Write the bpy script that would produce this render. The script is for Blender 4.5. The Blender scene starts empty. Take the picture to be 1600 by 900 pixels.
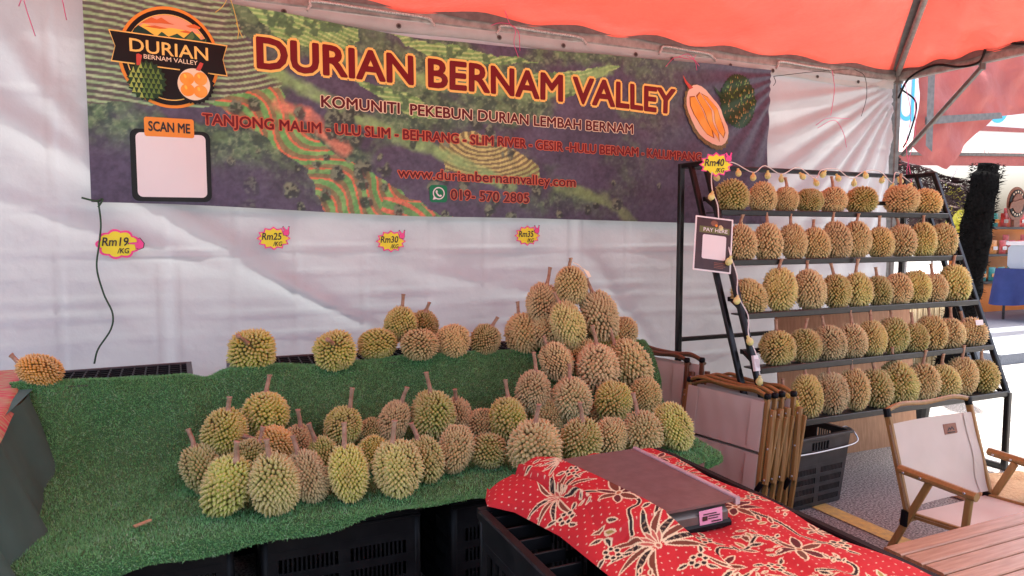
import bpy, bmesh, math, random
import numpy as np
from mathutils import Vector, Matrix, Quaternion
rnd = random.Random(7)
R = math.radians
sc = bpy.context.scene
col = sc.collection
# ------------------------------------------------------------------ camera
cam_d = bpy.data.cameras.new('camera'); cam = bpy.data.objects.new('camera', cam_d); col.objects.link(cam)
cam_d.sensor_width = 36; cam_d.lens = 36*1110/1600; cam_d.clip_end = 500; cam_d.clip_start = .05
cam.location = (0, 0, 1.5); cam.rotation_euler = (R(90-4.38), 0, R(-24))
sc.camera = cam
# ------------------------------------------------------------------ sky, sun, exposure
SUN_EL, SUN_AZ = 72, 62          # azimuth clockwise from +Y
w = bpy.data.worlds.new('World'); sc.world = w; w.use_nodes = True
nt = w.node_tree; bg = nt.nodes['Background']
sky = nt.nodes.new('ShaderNodeTexSky'); sky.sky_type = 'NISHITA'; sky.sun_disc = False
sky.sun_elevation = R(SUN_EL); sky.sun_rotation = R(SUN_AZ); sky.air_density = .75; sky.dust_density = 7.0; sky.ozone_density = .3
nt.links.new(sky.outputs[0], bg.inputs[0]); bg.inputs[1].default_value = .15
sd = bpy.data.lights.new('sun', 'SUN'); sd.energy = 4.6; sd.angle = R(.5); sd.color = (1, .95, .87)
sun = bpy.data.objects.new('sun', sd); col.objects.link(sun)
sv = Vector((math.sin(R(SUN_AZ))*math.cos(R(SUN_EL)), math.cos(R(SUN_AZ))*math.cos(R(SUN_EL)), math.sin(R(SUN_EL))))
sun.rotation_euler = sv.to_track_quat('Z', 'Y').to_euler(); sun.location = (6, 0, 12)
sc.view_settings.view_transform = 'Standard'; sc.view_settings.look = 'None'
sc.view_settings.exposure = 2.1; sc.view_settings.gamma = 1
sc.view_settings.use_curve_mapping = False
sc.cycles.use_denoising = True; sc.cycles.max_bounces = 8; sc.cycles.diffuse_bounces = 5
sc.cycles.transmission_bounces = 5; sc.cycles.caustics_reflective = False; sc.cycles.caustics_refractive = False
sc.cycles.sample_clamp_indirect = 6
# ------------------------------------------------------------------ materials
MATS = {}
def srgb(r, g, b):
    f = lambda c: (c/255/12.92 if c/255 <= .04045 else ((c/255+.055)/1.055)**2.4)
    return (f(r), f(g), f(b), 1)
def pm(name, c1, c2=None, scale=8, rough=.6, bump=0, bscale=60, metal=0, spec=.5, trans=0, detail=4, stretch=None, sheen=0, emit=0, bdist=.002, alpha=1, coat=0):
    """principled material; c1/c2 blended by noise, optional bump and diffuse transmission"""
    m = bpy.data.materials.new(name); m.use_nodes = True; MATS[name] = m
    n = m.node_tree.nodes; l = m.node_tree.links; p = n['Principled BSDF']
    p.inputs['Roughness'].default_value = rough; p.inputs['Metallic'].default_value = metal
    p.inputs['Specular IOR Level'].default_value = spec
    if coat: p.inputs['Coat Weight'].default_value = coat; p.inputs['Coat Roughness'].default_value = .25
    if alpha < 1: p.inputs['Alpha'].default_value = alpha
    tc = n.new('ShaderNodeTexCoord'); mp = n.new('ShaderNodeMapping'); l.new(tc.outputs['Object'], mp.inputs[0])
    if stretch: mp.inputs['Scale'].default_value = stretch
    src = None
    if isinstance(c1, str):
        a = n.new('ShaderNodeAttribute'); a.attribute_name = c1; src = a.outputs['Color']
    elif c2 is None:
        p.inputs['Base Color'].default_value = c1
    else:
        t = n.new('ShaderNodeTexNoise'); t.inputs['Scale'].default_value = scale; t.inputs['Detail'].default_value = detail
        l.new(mp.outputs[0], t.inputs['Vector'])
        r = n.new('ShaderNodeValToRGB'); r.color_ramp.elements[0].position = .36; r.color_ramp.elements[1].position = .66
        r.color_ramp.elements[0].color = c1; r.color_ramp.elements[1].color = c2
        l.new(t.outputs['Fac'], r.inputs[0]); src = r.outputs[0]
    if src is not None: l.new(src, p.inputs['Base Color'])
    if emit and src is not None: pass
    nrm = None
    if bump:
        t2 = n.new('ShaderNodeTexNoise'); t2.inputs['Scale'].default_value = bscale; t2.inputs['Detail'].default_value = 5
        l.new(mp.outputs[0], t2.inputs['Vector'])
        b = n.new('ShaderNodeBump'); b.inputs['Strength'].default_value = bump; b.inputs['Distance'].default_value = bdist
        l.new(t2.outputs['Fac'], b.inputs['Height']); l.new(b.outputs[0], p.inputs['Normal']); nrm = b.outputs[0]
    if trans:
        tr = n.new('ShaderNodeBsdfTranslucent'); mx = n.new('ShaderNodeMixShader'); mx.inputs[0].default_value = trans
        if src is not None: l.new(src, tr.inputs[0])
        else: tr.inputs[0].default_value = c1
        if nrm is not None: l.new(nrm, tr.inputs['Normal'])
        l.new(p.outputs[0], mx.inputs[1]); l.new(tr.outputs[0], mx.inputs[2]); l.new(mx.outputs[0], n['Material Output'].inputs[0])
    return m
def c(*v): return (*v, 1)
pm('asphalt', c(.045, .045, .044), c(.40, .39, .375), scale=95, rough=.85, bump=.9, bscale=130, bdist=.006, detail=6)
pm('yellow_paint', c(.60, .44, .11), c(.42, .33, .12), scale=30, rough=.7, bump=.6, bscale=130, bdist=.004)
pm('roof_red', c(.66, .10, .07), c(.60, .08, .055), scale=2, rough=.36, bump=.55, bscale=3.2, bdist=.05, trans=.13)
pm('canvas_red', c(.36, .085, .075), c(.30, .07, .06), scale=3, rough=.5, bump=.5, bscale=7, bdist=.03, trans=.15)
pm('hem_grey', c(.10, .10, .10), c(.16, .15, .15), scale=20, rough=.6, bump=.4, bscale=30)
pm('tarp_white', c(.455, .475, .495), c(.41, .43, .45), scale=2.2, rough=.40, bump=.5, bscale=20, bdist=.006, trans=.16)
pm('tarp_hem', c(.46, .455, .455), c(.40, .395, .395), scale=8, rough=.5, bump=.3, bscale=30, trans=.1)
pm('steel_pipe', c(.36, .33, .31), c(.24, .21, .20), scale=22, rough=.5, metal=.35, bump=.15, bscale=50)
pm('steel_dark', c(.10, .095, .09), c(.16, .15, .14), scale=22, rough=.5, metal=.4)
pm('rope', c(.62, .60, .58), c(.25, .23, .23), scale=160, rough=.8)
pm('twine_green', c(.03, .09, .04), c(.02, .05, .03), scale=120, rough=.8)
pm('raffia_pink', c(.75, .12, .30), rough=.5, trans=.3)
pm('raffia_yellow', c(.75, .62, .15), rough=.5, trans=.3)
pm('black_metal', c(.008, .008, .009), c(.014, .014, .015), scale=30, rough=.32, spec=.35)
pm('black_plastic', c(.005, .005, .006), c(.010, .010, .011), scale=14, rough=.45, bump=.12, bscale=60, spec=.16)
pm('grey_plastic', c(.030, .031, .032), c(.050, .050, .050), scale=14, rough=.45, bump=.15, bscale=60)
pm('basket_plastic', c(.022, .023, .024), c(.042, .042, .043), scale=14, rough=.42, bump=.15, bscale=60)
pm('wire', c(.6, .6, .6), rough=.3, metal=.9)
pm('turf_base', c(.04, .12, .04), c(.055, .15, .05), scale=60, rough=.9)
pm('turf_blade', 'col', rough=.42, spec=.45, trans=.12)
pm('stem', c(.30, .17, .10), c(.48, .31, .20), scale=35, rough=.75, bump=.5, bscale=90)
pm('wood_panel', c(.40, .20, .10), c(.50, .27, .14), scale=9, rough=.6, stretch=(8, 8, .8), bump=.1)
pm('slat_wood', c(.33, .155, .075), c(.47, .24, .13), scale=5, rough=.26, stretch=(1.2, 14, 4), bump=.15, bscale=30)
pm('chair_wood', c(.29, .155, .045), c(.36, .20, .065), scale=6, rough=.42, stretch=(12, 12, 1.5))
pm('chair_dark', c(.15, .065, .03), c(.20, .09, .04), scale=6, rough=.45, stretch=(12, 12, 1.5))
pm('canvas_beige', c(.66, .57, .48), c(.61, .52, .43), scale=5, rough=.75, bump=.25, bscale=400, bdist=.001, trans=.08)
pm('leather', c(.23, .09, .05), c(.29, .12, .07), scale=60, rough=.6)
pm('rivet', c(.6, .58, .55), rough=.3, metal=.9)
pm('cord_white', c(.75, .74, .70), rough=.5)
pm('bulb', c(.90, .88, .36), c(.92, .90, .50), scale=30, rough=.35, trans=.4)
pm('paper_white', c(.8, .79, .78), rough=.6)
pm('poster_brown', c(.045, .022, .018), c(.06, .03, .025), scale=20, rough=.35)
pm('olive', c(.14, .16, .04), rough=.4)
pm('sign_yellow', c(.86, .78, .02), rough=.45)
pm('sign_pink', c(.85, .06, .30), rough=.45)
pm('ink', c(.012, .010, .012), rough=.5)
pm('banner_print', 'col', rough=.38, spec=.22, bump=.25, bscale=14, bdist=.006)
pm('p_maroon', c(.17, .012, .016), rough=.35)
pm('p_gold', c(.92, .60, .17), rough=.35)
pm('p_cream', c(.85, .72, .52), rough=.35)
pm('p_coral', c(.62, .15, .08), rough=.35)
pm('p_darkred', c(.12, .012, .016), rough=.35)
pm('p_orange', c(.82, .30, .05), rough=.35)
pm('p_black', c(.010, .011, .012), rough=.3)
pm('p_white', c(.78, .76, .77), rough=.35)
pm('p_green', c(.01, .20, .085), rough=.35)
pm('p_skyhi', c(.80, .38, .24), rough=.35)
pm('p_skylo', c(.92, .62, .10), rough=.35)
pm('p_cloud', c(.70, .16, .05), rough=.35)
pm('p_hill1', c(.010, .045, .035), rough=.35)
pm('p_hill2', c(.025, .095, .055), rough=.35)
pm('p_hill3', c(.10, .19, .07), rough=.35)
pm('p_leaf', c(.13, .24, .055), rough=.35)
pm('p_leaflight', c(.36, .48, .11), rough=.35)
pm('p_leafdark', c(.022, .06, .028), rough=.35)
pm('p_spike', c(.13, .095, .035), c(.22, .15, .07), scale=90, rough=.4)
pm('p_spikelight', c(.30,.24,.10), rough=.4)
pm('p_rind', c(.80, .52, .40), rough=.35)
pm('p_flesh', c(.90, .32, .04), c(.85, .42, .09), scale=9, rough=.35)
pm('p_fleshline', c(.35, .09, .02), rough=.35)
pm('p_stemred', c(.55, .08, .06), rough=.35)
pm('cloth_green', c(.045, .105, .082), c(.058, .125, .10), scale=8, rough=.85, bump=.2, bscale=300)
pm('batik', 'col', rough=.7, spec=.2, bump=.2, bscale=300, bdist=.0008)
pm('runner', c(.50, .012, .05), c(.42, .34, .16), scale=16, rough=.6, stretch=(1, 4, 1), detail=1)
pm('scale_plate', c(.14, .072, .064), c(.185, .10, .09), scale=34, rough=.30, spec=.5, detail=8, bump=.12, bscale=180)
pm('scale_rim', c(.50, .36, .36), c(.40, .28, .28), scale=40, rough=.35)
pm('scale_body', c(.10, .075, .06), c(.14, .105, .09), scale=12, rough=.3)
pm('sticker_pink', c(.80, .32, .45), rough=.5)
pm('sack', c(.44, .30, .15), c(.55, .40, .22), scale=70, rough=.85, bump=.9, bscale=160, bdist=.006)
pm('net_black', c(.004, .004, .004), c(.010, .010, .010), scale=50, rough=1, spec=.05)
pm('net_brown', c(.035, .022, .025), c(.085, .055, .058), scale=30, rough=.9, spec=.1)
pm('net_yellow', c(.55, .50, .05), c(.40, .36, .04), scale=60, rough=.7, bump=.6, bscale=120, trans=.2)
pm('reed', c(.40, .31, .17), c(.52, .43, .27), scale=18, rough=.8, stretch=(14, 14, 1))
pm('orange_board', c(.85, .26, .03), c(.80, .22, .02), scale=4, rough=.5)
pm('shelf_dark', c(.05, .05, .05), rough=.5)
pm('cloth_blue', c(.028, .048, .17), c(.038, .062, .21), scale=6, rough=.8, bump=.2, bscale=100)
pm('carpet', c(.15, .165, .19), c(.20, .215, .24), scale=90, rough=.95, bump=.5, bscale=200)
pm('board_white', c(.80, .80, .80), rough=.5)
pm('board_blue', c(.06, .45, .72), rough=.5)
pm('clear_box', c(.72, .80, .85), rough=.25, trans=.4)
pm('box_red', c(.75, .08, .06), rough=.4)
pm('wood_sign', c(.20, .075, .04), c(.26, .11, .06), scale=20, rough=.5)
pm('cardboard', c(.42, .25, .12), c(.5, .32, .17), scale=30, rough=.8)
for m_ in list(MATS):
    if m_.startswith('p_'): MATS[m_].node_tree.nodes['Principled BSDF'].inputs['Specular IOR Level'].default_value = .22
for nm_, c_ in (('pk_teal', (.02, .25, .22)), ('pk_red', (.55, .05, .04)), ('pk_purple', (.16, .03, .35)), ('pk_green', (.10, .35, .05)), ('pk_orange', (.7, .25, .04)), ('pk_pale', (.7, .66, .6))):
    pm(nm_, c(*c_), c(*[min(1, v*1.5+.05) for v in c_]), scale=14, rough=.3)
def durian_mat():
    m = bpy.data.materials.new('durian_husk'); m.use_nodes = True; MATS['husk'] = m
    n = m.node_tree.nodes; l = m.node_tree.links; p = n['Principled BSDF']
    p.inputs['Roughness'].default_value = .55; p.inputs['Specular IOR Level'].default_value = .35
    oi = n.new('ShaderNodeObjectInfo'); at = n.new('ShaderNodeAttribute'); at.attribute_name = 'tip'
    tc = n.new('ShaderNodeTexCoord'); ad = n.new('ShaderNodeVectorMath'); ad.operation = 'ADD'
    l.new(tc.outputs['Object'], ad.inputs[0])
    mu = n.new('ShaderNodeMath'); mu.operation = 'MULTIPLY'; mu.inputs[1].default_value = 37; l.new(oi.outputs['Random'], mu.inputs[0])
    l.new(mu.outputs[0], ad.inputs[1])
    t = n.new('ShaderNodeTexNoise'); t.inputs['Scale'].default_value = 1.9; t.inputs['Detail'].default_value = 3; l.new(ad.outputs[0], t.inputs['Vector'])
    r = n.new('ShaderNodeMapRange'); r.inputs[1].default_value = .42; r.inputs[2].default_value = .68; l.new(t.outputs['Fac'], r.inputs[0])
    tan = n.new('ShaderNodeMix'); tan.data_type = 'RGBA'; l.new(r.outputs[0], tan.inputs[0]); l.new(oi.outputs['Color'], tan.inputs[6]); tan.inputs[7].default_value = (.44, .30, .125, 1)
    am = n.new('ShaderNodeMath'); am.operation = 'MULTIPLY'; am.inputs[1].default_value = .55; l.new(r.outputs[0], am.inputs[0]); l.new(am.outputs[0], tan.inputs[0])
    ramp = n.new('ShaderNodeValToRGB'); e = ramp.color_ramp.elements; e[0].position = 0; e[0].color = (.13, .12, .07, 1); e[1].position = .38; e[1].color = (1, 1, 1, 1)  # olive valley colour, with shade of the gaps between spines painted in
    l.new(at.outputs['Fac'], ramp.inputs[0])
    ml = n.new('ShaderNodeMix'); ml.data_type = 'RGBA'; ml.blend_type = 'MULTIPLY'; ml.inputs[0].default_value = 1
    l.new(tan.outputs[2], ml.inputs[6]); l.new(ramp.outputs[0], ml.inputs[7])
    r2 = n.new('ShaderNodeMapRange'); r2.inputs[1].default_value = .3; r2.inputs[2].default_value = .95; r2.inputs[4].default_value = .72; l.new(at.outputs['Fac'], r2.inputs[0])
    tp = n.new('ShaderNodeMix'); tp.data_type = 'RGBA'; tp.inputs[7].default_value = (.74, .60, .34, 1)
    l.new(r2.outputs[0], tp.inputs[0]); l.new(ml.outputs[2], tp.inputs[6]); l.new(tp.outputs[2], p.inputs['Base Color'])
durian_mat()
# ------------------------------------------------------------------ mesh helpers
class MB:
    def __init__(s): s.v = []; s.f = []
    def add(s, vs, fs):
        o = len(s.v); s.v += [tuple(q) for q in vs]; s.f += [tuple(i+o for i in f) for f in fs]; return s
    def box(s, x0, x1, y0, y1, z0, z1):
        return s.add([(x0,y0,z0),(x1,y0,z0),(x1,y1,z0),(x0,y1,z0),(x0,y0,z1),(x1,y0,z1),(x1,y1,z1),(x0,y1,z1)],
                     [(0,3,2,1),(4,5,6,7),(0,1,5,4),(1,2,6,5),(2,3,7,6),(3,0,4,7)])
    def bar(s, a, b, w, h=None, up=(0,0,1), ch=.15):
        """chamfered rectangular bar from a to b; w across, h along up"""
        h = h or w; a = Vector(a); b = Vector(b); d = (b-a).normalized(); u = Vector(up); u = (u-d*u.dot(d))
        u = u.normalized() if u.length > 1e-4 else d.orthogonal().normalized()
        x = d.cross(u); k = ch*min(w, h); W, Hh = w/2, h/2
        prof = [(W-k,-Hh),(W,-Hh+k),(W,Hh-k),(W-k,Hh),(-W+k,Hh),(-W,Hh-k),(-W,-Hh+k),(-W+k,-Hh)]
        vs = [a+x*p+u*q for p, q in prof]+[b+x*p+u*q for p, q in prof]
        return s.add(vs, [(i,(i+1)%8,8+(i+1)%8,8+i) for i in range(8)]+[tuple(range(7,-1,-1)), tuple(range(8,16))])
    def tube(s, pts, r, n=8, cap=True):
        pts = [Vector(p) for p in pts]; rs = r if isinstance(r, (list, tuple)) else [r]*len(pts)
        d0 = (pts[1]-pts[0]).normalized(); u = d0.orthogonal().normalized(); rings = []
        for i, p in enumerate(pts):
            d = (pts[min(i+1, len(pts)-1)]-pts[max(i-1, 0)]).normalized(); u = (u-d*u.dot(d)).normalized(); x = d.cross(u)
            rings.append([p+(u*math.cos(2*math.pi*k/n)+x*math.sin(2*math.pi*k/n))*rs[i] for k in range(n)])
        o = [q for rg in rings for q in rg]; f = []
        for i in range(len(pts)-1):
            for k in range(n): f.append((i*n+k, i*n+(k+1)%n, (i+1)*n+(k+1)%n, (i+1)*n+k))
        if cap: f += [tuple(range(n-1,-1,-1)), tuple(range((len(pts)-1)*n, len(pts)*n))]
        return s.add(o, f)
    def lathe(s, prof, cx=0, cy=0, cz=0, n=16):
        o = []; f = []
        for r, z in prof: o += [(cx+r*math.cos(2*math.pi*k/n), cy+r*math.sin(2*math.pi*k/n), cz+z) for k in range(n)]
        for i in range(len(prof)-1):
            for k in range(n): f.append((i*n+k, i*n+(k+1)%n, (i+1)*n+(k+1)%n, (i+1)*n+k))
        f += [tuple(range(n-1,-1,-1)), tuple(range((len(prof)-1)*n, len(prof)*n))]
        return s.add(o, f)
    def plate(s, pts, nrm, t):
        """flat outline extruded by t along nrm"""
        n = len(pts); nv = Vector(nrm)*t
        return s.add([Vector(p) for p in pts]+[Vector(p)+nv for p in pts],
                     [tuple(range(n-1,-1,-1)), tuple(range(n, 2*n))]+[(i,(i+1)%n,n+(i+1)%n,n+i) for i in range(n)])
    def fn(s, g):
        s.v = [tuple(g(*q)) for q in s.v]; return s
def off(o):
    v = Vector((0,0,0))
    while o is not None: v = v+o.location; o = o.parent
    return v
def mesh(name, v, f, smooth=False):
    me = bpy.data.meshes.new(name); me.from_pydata(v, [], f)
    if smooth: me.polygons.foreach_set('use_smooth', [True]*len(me.polygons))
    me.update(); return me
def obj(name, mb, m, parent=None, smooth=False, kind=None, local=False):
    if isinstance(mb, MB):
        o3 = off(parent) if (parent is not None and not local) else Vector((0,0,0))
        me = mesh(name, [(q[0]-o3.x, q[1]-o3.y, q[2]-o3.z) for q in mb.v], mb.f, smooth)
    else: me = mb
    if m and not me.materials: me.materials.append(MATS[m])
    o = bpy.data.objects.new(name, me); col.objects.link(o)
    if parent is not None: o.parent = parent
    if kind: o['kind'] = kind
    return o
def tag(o, label, cat, group=None):
    o['label'] = label; o['category'] = cat
    if group: o['group'] = group
    return o
def thing(name, label, cat, loc=(0,0,0), group=None, rot=None):
    o = bpy.data.objects.new(name, None); col.objects.link(o); o.location = loc; o.empty_display_size = .05
    if rot: o.rotation_euler = rot
    return tag(o, label, cat, group)
def copy_tree(o, parent=None):
    q = o.copy(); col.objects.link(q); q.parent = parent
    for ch in list(o.children): copy_tree(ch, q)
    return q
def smooth_pts(pts, n=6):
    """Catmull-Rom through points"""
    P = [Vector(p) for p in pts]; P = [P[0]*2-P[1]]+P+[P[-1]*2-P[-2]]; out = []
    for i in range(1, len(P)-2):
        for k in range(n):
            t = k/n; a, b, cc, d = P[i-1:i+3]
            out.append(.5*((2*b)+(cc-a)*t+(2*a-5*b+4*cc-d)*t*t+(3*b-a-3*cc+d)*t**3))
    out.append(P[-2]); return out
def big_mesh(name, V, F, colr=None, smooth=False):
    """numpy arrays: V (n,3), F (m,k)"""
    me = bpy.data.meshes.new(name); k = F.shape[1]
    me.vertices.add(len(V)); me.vertices.foreach_set('co', V.astype(np.float32).ravel())
    me.loops.add(F.size); me.loops.foreach_set('vertex_index', F.astype(np.int32).ravel())
    me.polygons.add(len(F)); me.polygons.foreach_set('loop_start', np.arange(0, F.size, k, dtype=np.int32))
    me.polygons.foreach_set('loop_total', np.full(len(F), k, dtype=np.int32))
    if smooth: me.polygons.foreach_set('use_smooth', np.ones(len(F), dtype=bool))
    if colr is not None:
        a = me.color_attributes.new('col', 'FLOAT_COLOR', 'POINT')
        a.data.foreach_set('color', np.hstack([colr, np.ones((len(colr), 1))]).astype(np.float32).ravel())
    me.update(); me.validate(); return me
def grid_faces(nu, nv, keep=None):
    i, j = np.meshgrid(np.arange(nu-1), np.arange(nv-1), indexing='ij'); a = (i*nv+j).ravel()
    F = np.stack([a, a+nv, a+nv+1, a+1], 1)
    return F if keep is None else F[keep.ravel()[F].all(1)]
# value noise for prints and folds
_nr = np.random.RandomState(5); _tab = _nr.rand(256, 256)
def vnoise(x, y):
    xi = np.floor(x).astype(int); yi = np.floor(y).astype(int); fx = x-xi; fy = y-yi
    fx = fx*fx*(3-2*fx); fy = fy*fy*(3-2*fy); g = lambda a, b: _tab[a % 256, b % 256]
    return (g(xi,yi)*(1-fx)+g(xi+1,yi)*fx)*(1-fy)+(g(xi,yi+1)*(1-fx)+g(xi+1,yi+1)*fx)*fy
def fbm(x, y, o=4):
    s = 0; a = .5
    for k in range(o): s = s+a*vnoise(x*2**k+13*k, y*2**k+7*k); a *= .5
    return s
def sstep(a, b, x):
    t = np.clip((x-a)/(b-a), 0, 1); return t*t*(3-2*t)
def inpoly(x, y, P):
    r = np.zeros(x.shape, bool); n = len(P)
    for i in range(n):
        (x1, y1), (x2, y2) = P[i], P[(i+1) % n]
        if y1 == y2: continue
        r ^= ((y1 > y) != (y2 > y)) & (x < (x2-x1)*(y-y1)/(y2-y1)+x1)
    return r
def segdist(x, y, a, b):
    dx, dy = b[0]-a[0], b[1]-a[1]; L = dx*dx+dy*dy
    t = np.clip(((x-a[0])*dx+(y-a[1])*dy)/L, 0, 1)
    return np.hypot(x-a[0]-t*dx, y-a[1]-t*dy), t
def text_mesh(txt, offset=0., shear=0., spacing=1.0):
    cu = bpy.data.curves.new('t', 'FONT'); cu.body = txt; cu.offset = offset; cu.shear = shear; cu.space_character = spacing
    cu.resolution_u = 3
    o = bpy.data.objects.new('t', cu); col.objects.link(o); dg = bpy.context.evaluated_depsgraph_get()
    me = bpy.data.meshes.new_from_object(o.evaluated_get(dg)); bpy.data.objects.remove(o); bpy.data.curves.remove(cu)
    v = [tuple(q.co) for q in me.vertices]; f = [tuple(p.vertices) for p in me.polygons]; bpy.data.meshes.remove(me)
    return v, f
def cut_mesh(v, f, step):
    """cut a flat x/z mesh along a lattice so that it can follow a rippled sheet"""
    bm = bmesh.new(); vs = [bm.verts.new(q) for q in v]
    for q in f:
        try: bm.faces.new([vs[i] for i in q])
        except ValueError: pass
    xs = [q[0] for q in v]; zs = [q[2] for q in v]
    for ax, lo, hi in ((0, min(xs), max(xs)), (2, min(zs), max(zs))):
        k = math.floor(lo/step)*step+step
        while k < hi:
            n = [0,0,0]; n[ax] = 1; co = [0,0,0]; co[ax] = k
            bmesh.ops.bisect_plane(bm, geom=bm.verts[:]+bm.edges[:]+bm.faces[:], plane_co=co, plane_no=n, dist=1e-6); k += step
    bmesh.ops.triangulate(bm, faces=[q for q in bm.faces if len(q.verts) > 4])
    bm.verts.index_update(); V = [tuple(q.co) for q in bm.verts]; F = [tuple(x.index for x in q.verts) for q in bm.faces]
    bm.free(); return V, F
# ------------------------------------------------------------------ ground
g = obj('ground', MB().add([(-160,-160,0),(160,-160,0),(160,160,0),(-160,160,0)], [(0,1,2,3)]), 'asphalt', kind='structure')
obj('road_marking', MB().add([(3.05,-6,.004),(3.16,-6,.004),(3.155,9,.004),(3.045,9,.004)], [(0,1,2,3)]), 'yellow_paint', kind='structure')
# ------------------------------------------------------------------ our tent
TX0, TX1, TY0, TY1, TZ = -1.0, 5.32, .95, 4.16, 2.76
RIDGE = [Vector((TX0+1.6, 2.555, 3.36)), Vector((TX1-1.6, 2.555, 3.36))]
tent = thing('canopy_tent', 'red canopy tent roof on grey steel frame over the durian stall', 'tent', (2.16, 2.555, 0))
corners = [(TX0,TY1),(TX1,TY1),(TX1,TY0),(TX0,TY0)]
for i in range(4):
    (xa, ya), (xb, yb) = corners[i], corners[(i+1) % 4]
    nu, nv = 120, 60
    U, V = np.meshgrid(np.linspace(0,1,nu), np.linspace(0,1,nv)**1.3*.995, indexing='ij')
    ex = xa+(xb-xa)*U; ey = ya+(yb-ya)*U; pa, pb = RIDGE[0 if xa < 2 else 1], RIDGE[0 if xb < 2 else 1]
    X = ex+(pa.x+(pb.x-pa.x)*U-ex)*V; Y = ey+(pa.y-ey)*V; Z = (TZ+.055)+(pa.z-TZ-.055)*V
    rip = np.sin(U*61+3*fbm(U*6, V*2))*np.exp(-V*9)*.022 + (fbm(U*9+i*5, V*4)-.5)*.10*np.sin(math.pi*U)*np.exp(-V*2.2) - .10*np.sin(math.pi*V)*np.sin(math.pi*U)
    Z = Z+rip*np.minimum(1, np.minimum(U, 1-U)*14+V*.4)
    me = big_mesh('roof_panel', np.stack([X-tent.location.x, Y-tent.location.y, Z], -1).reshape(-1,3), grid_faces(nu, nv), smooth=True)
    rp = obj('roof_panel', me, 'roof_red', tent)
    # grey hem along the lower edge, wavy
    hb = MB(); n = 90; vs = []
    for k in range(n+1):
        t = k/n; x = xa+(xb-xa)*t; y = ya+(yb-ya)*t; nx, ny = (2.16-x)*(xa == xb), (2.555-y)*(ya == yb); L = math.hypot(nx, ny); nx /= L; ny /= L
        wv = .006*math.sin(t*57)+.006*math.sin(t*23+1)
        vs += [(x+nx*.03, y+ny*.03, TZ+.10+wv*.5), (x+nx*.045, y+ny*.045, TZ+.035+wv)]
    hb.add(vs, [(2*k,2*k+1,2*k+3,2*k+2) for k in range(n)])
    obj('hem', hb, 'hem_grey', rp, smooth=True)
    # eave beam
    inx, iny = (.03 if xa == xb and xa < 2 else -.03 if xa == xb else 0), (.03 if ya == yb and ya < 0 else -.03 if ya == yb else 0)
    obj('beam', MB().bar((xa,ya,TZ+.02), (xb,yb,TZ+.02), .05, .075), 'steel_pipe', tent)
    # corner post, hip pipe
    obj('post', MB().bar((xa,ya,0), (xa,ya,TZ), .06, .06, up=(0,1,0)).box(xa-.09,xa+.09,ya-.09,ya+.09,0,.008), 'steel_dark' if i == 1 else 'steel_pipe', tent)
    PEAK = RIDGE[0 if xa < 2 else 1]; d = (PEAK-Vector((xa,ya,TZ+.05))); s = Vector((d.y,-d.x,0)).normalized()*.045
    obj('hip_pipe', MB().tube([Vector((xa,ya,TZ+.03))+d*.005, Vector((xa,ya,TZ-.02))+d*.97], .022, 10), 'steel_pipe', tent, smooth=True)
    obj('hip_strap', MB().bar(Vector((xa,ya,TZ+.05))+s+d*.02, Vector((xa,ya,TZ+.03))+s*.6+d*.96, .05, .012), 'hem_grey', tent)
obj('ridge_pipe', MB().tube([RIDGE[0]-Vector((0,0,.06)), RIDGE[1]-Vector((0,0,.06))], .022, 10), 'steel_pipe', tent, smooth=True)
obj('brace', MB().bar((TX1,4.08,2.14), (TX1,3.46,2.72), .035, .03), 'steel_dark', tent)
obj('bracket', MB().bar((TX1,3.46,2.70), (TX1,3.46,2.77), .04, .05), 'steel_dark', tent)
obj('bracket', MB().lathe([(.05,0),(.05,.12),(.035,.14)], TX1, TY1, TZ-.03, 12), 'steel_dark', tent)
cb = MB().tube(smooth_pts([(TX1-.05,4.1,2.6),(TX1-.06,4.0,2.74),(TX1-.05,3.8,2.80),(TX1-.05,3.6,2.745),(TX1-.05,3.45,2.75),(TX1-.05,3.4,2.85),(TX1-.05,3.3,2.86),(TX1-.05,3.1,2.80),(TX1-.05,2.6,2.79)]), .009, 6)
cb.tube(smooth_pts([(TX1-.03,4.1,2.68),(TX1+.06,4.02,2.55),(TX1+.03,4.05,2.3),(TX1-.02,4.06,2.2)]), .007, 6)
tag(obj('power_cable', cb, 'black_plastic', smooth=True), 'black cable strung along the right eave beam of the tent', 'cable')
# ------------------------------------------------------------------ white back tarpaulin
WX0, WX1, WZ = -1.6, 5.24, 2.735
nu, nv = 330, 136
X, Z = np.meshgrid(np.linspace(WX0,WX1,nu), np.linspace(.01,WZ,nv), indexing='ij')
def ridge(a, b, wd, amp):
    d, t = segdist(X, Z, a, b); return amp*np.exp(-(d/wd)**2)*np.sin(math.pi*np.clip(t*.9+.05,0,1))**.6
Yw = 4.135+(fbm(X*1.1, Z*1.3)-.47)*.045+(fbm(X*4+9, Z*4)-.47)*.016
for z_, a_ in ((1.405,.006),(1.385,-.005),(1.16,.004),(1.07,.0035),(.94,.004),(.62,.004),(1.62,.003),(1.28,.003),(2.2,.003)): Yw += 1.9*a_*np.exp(-((Z-z_-.012*np.sin(X*2+z_*9))/.008)**2)
for x_, a_ in ((-.62,.004),(-.16,.005),(-.10,-.005),(.52,.004),(.9,.003),(1.66,.004),(2.26,.006),(2.32,-.006),(3.1,.004),(.2,.003),(1.3,.003),(2.7,.003)): Yw += 1.8*a_*np.exp(-((X-x_-.008*np.sin(Z*5))/.009)**2)
Yw -= ridge((-1.2,2.3),(.75,1.05),.07,.030)+ridge((-1.1,1.75),(.3,1.25),.05,.016)+ridge((-.9,2.55),(-.3,1.7),.06,.018)
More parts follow.
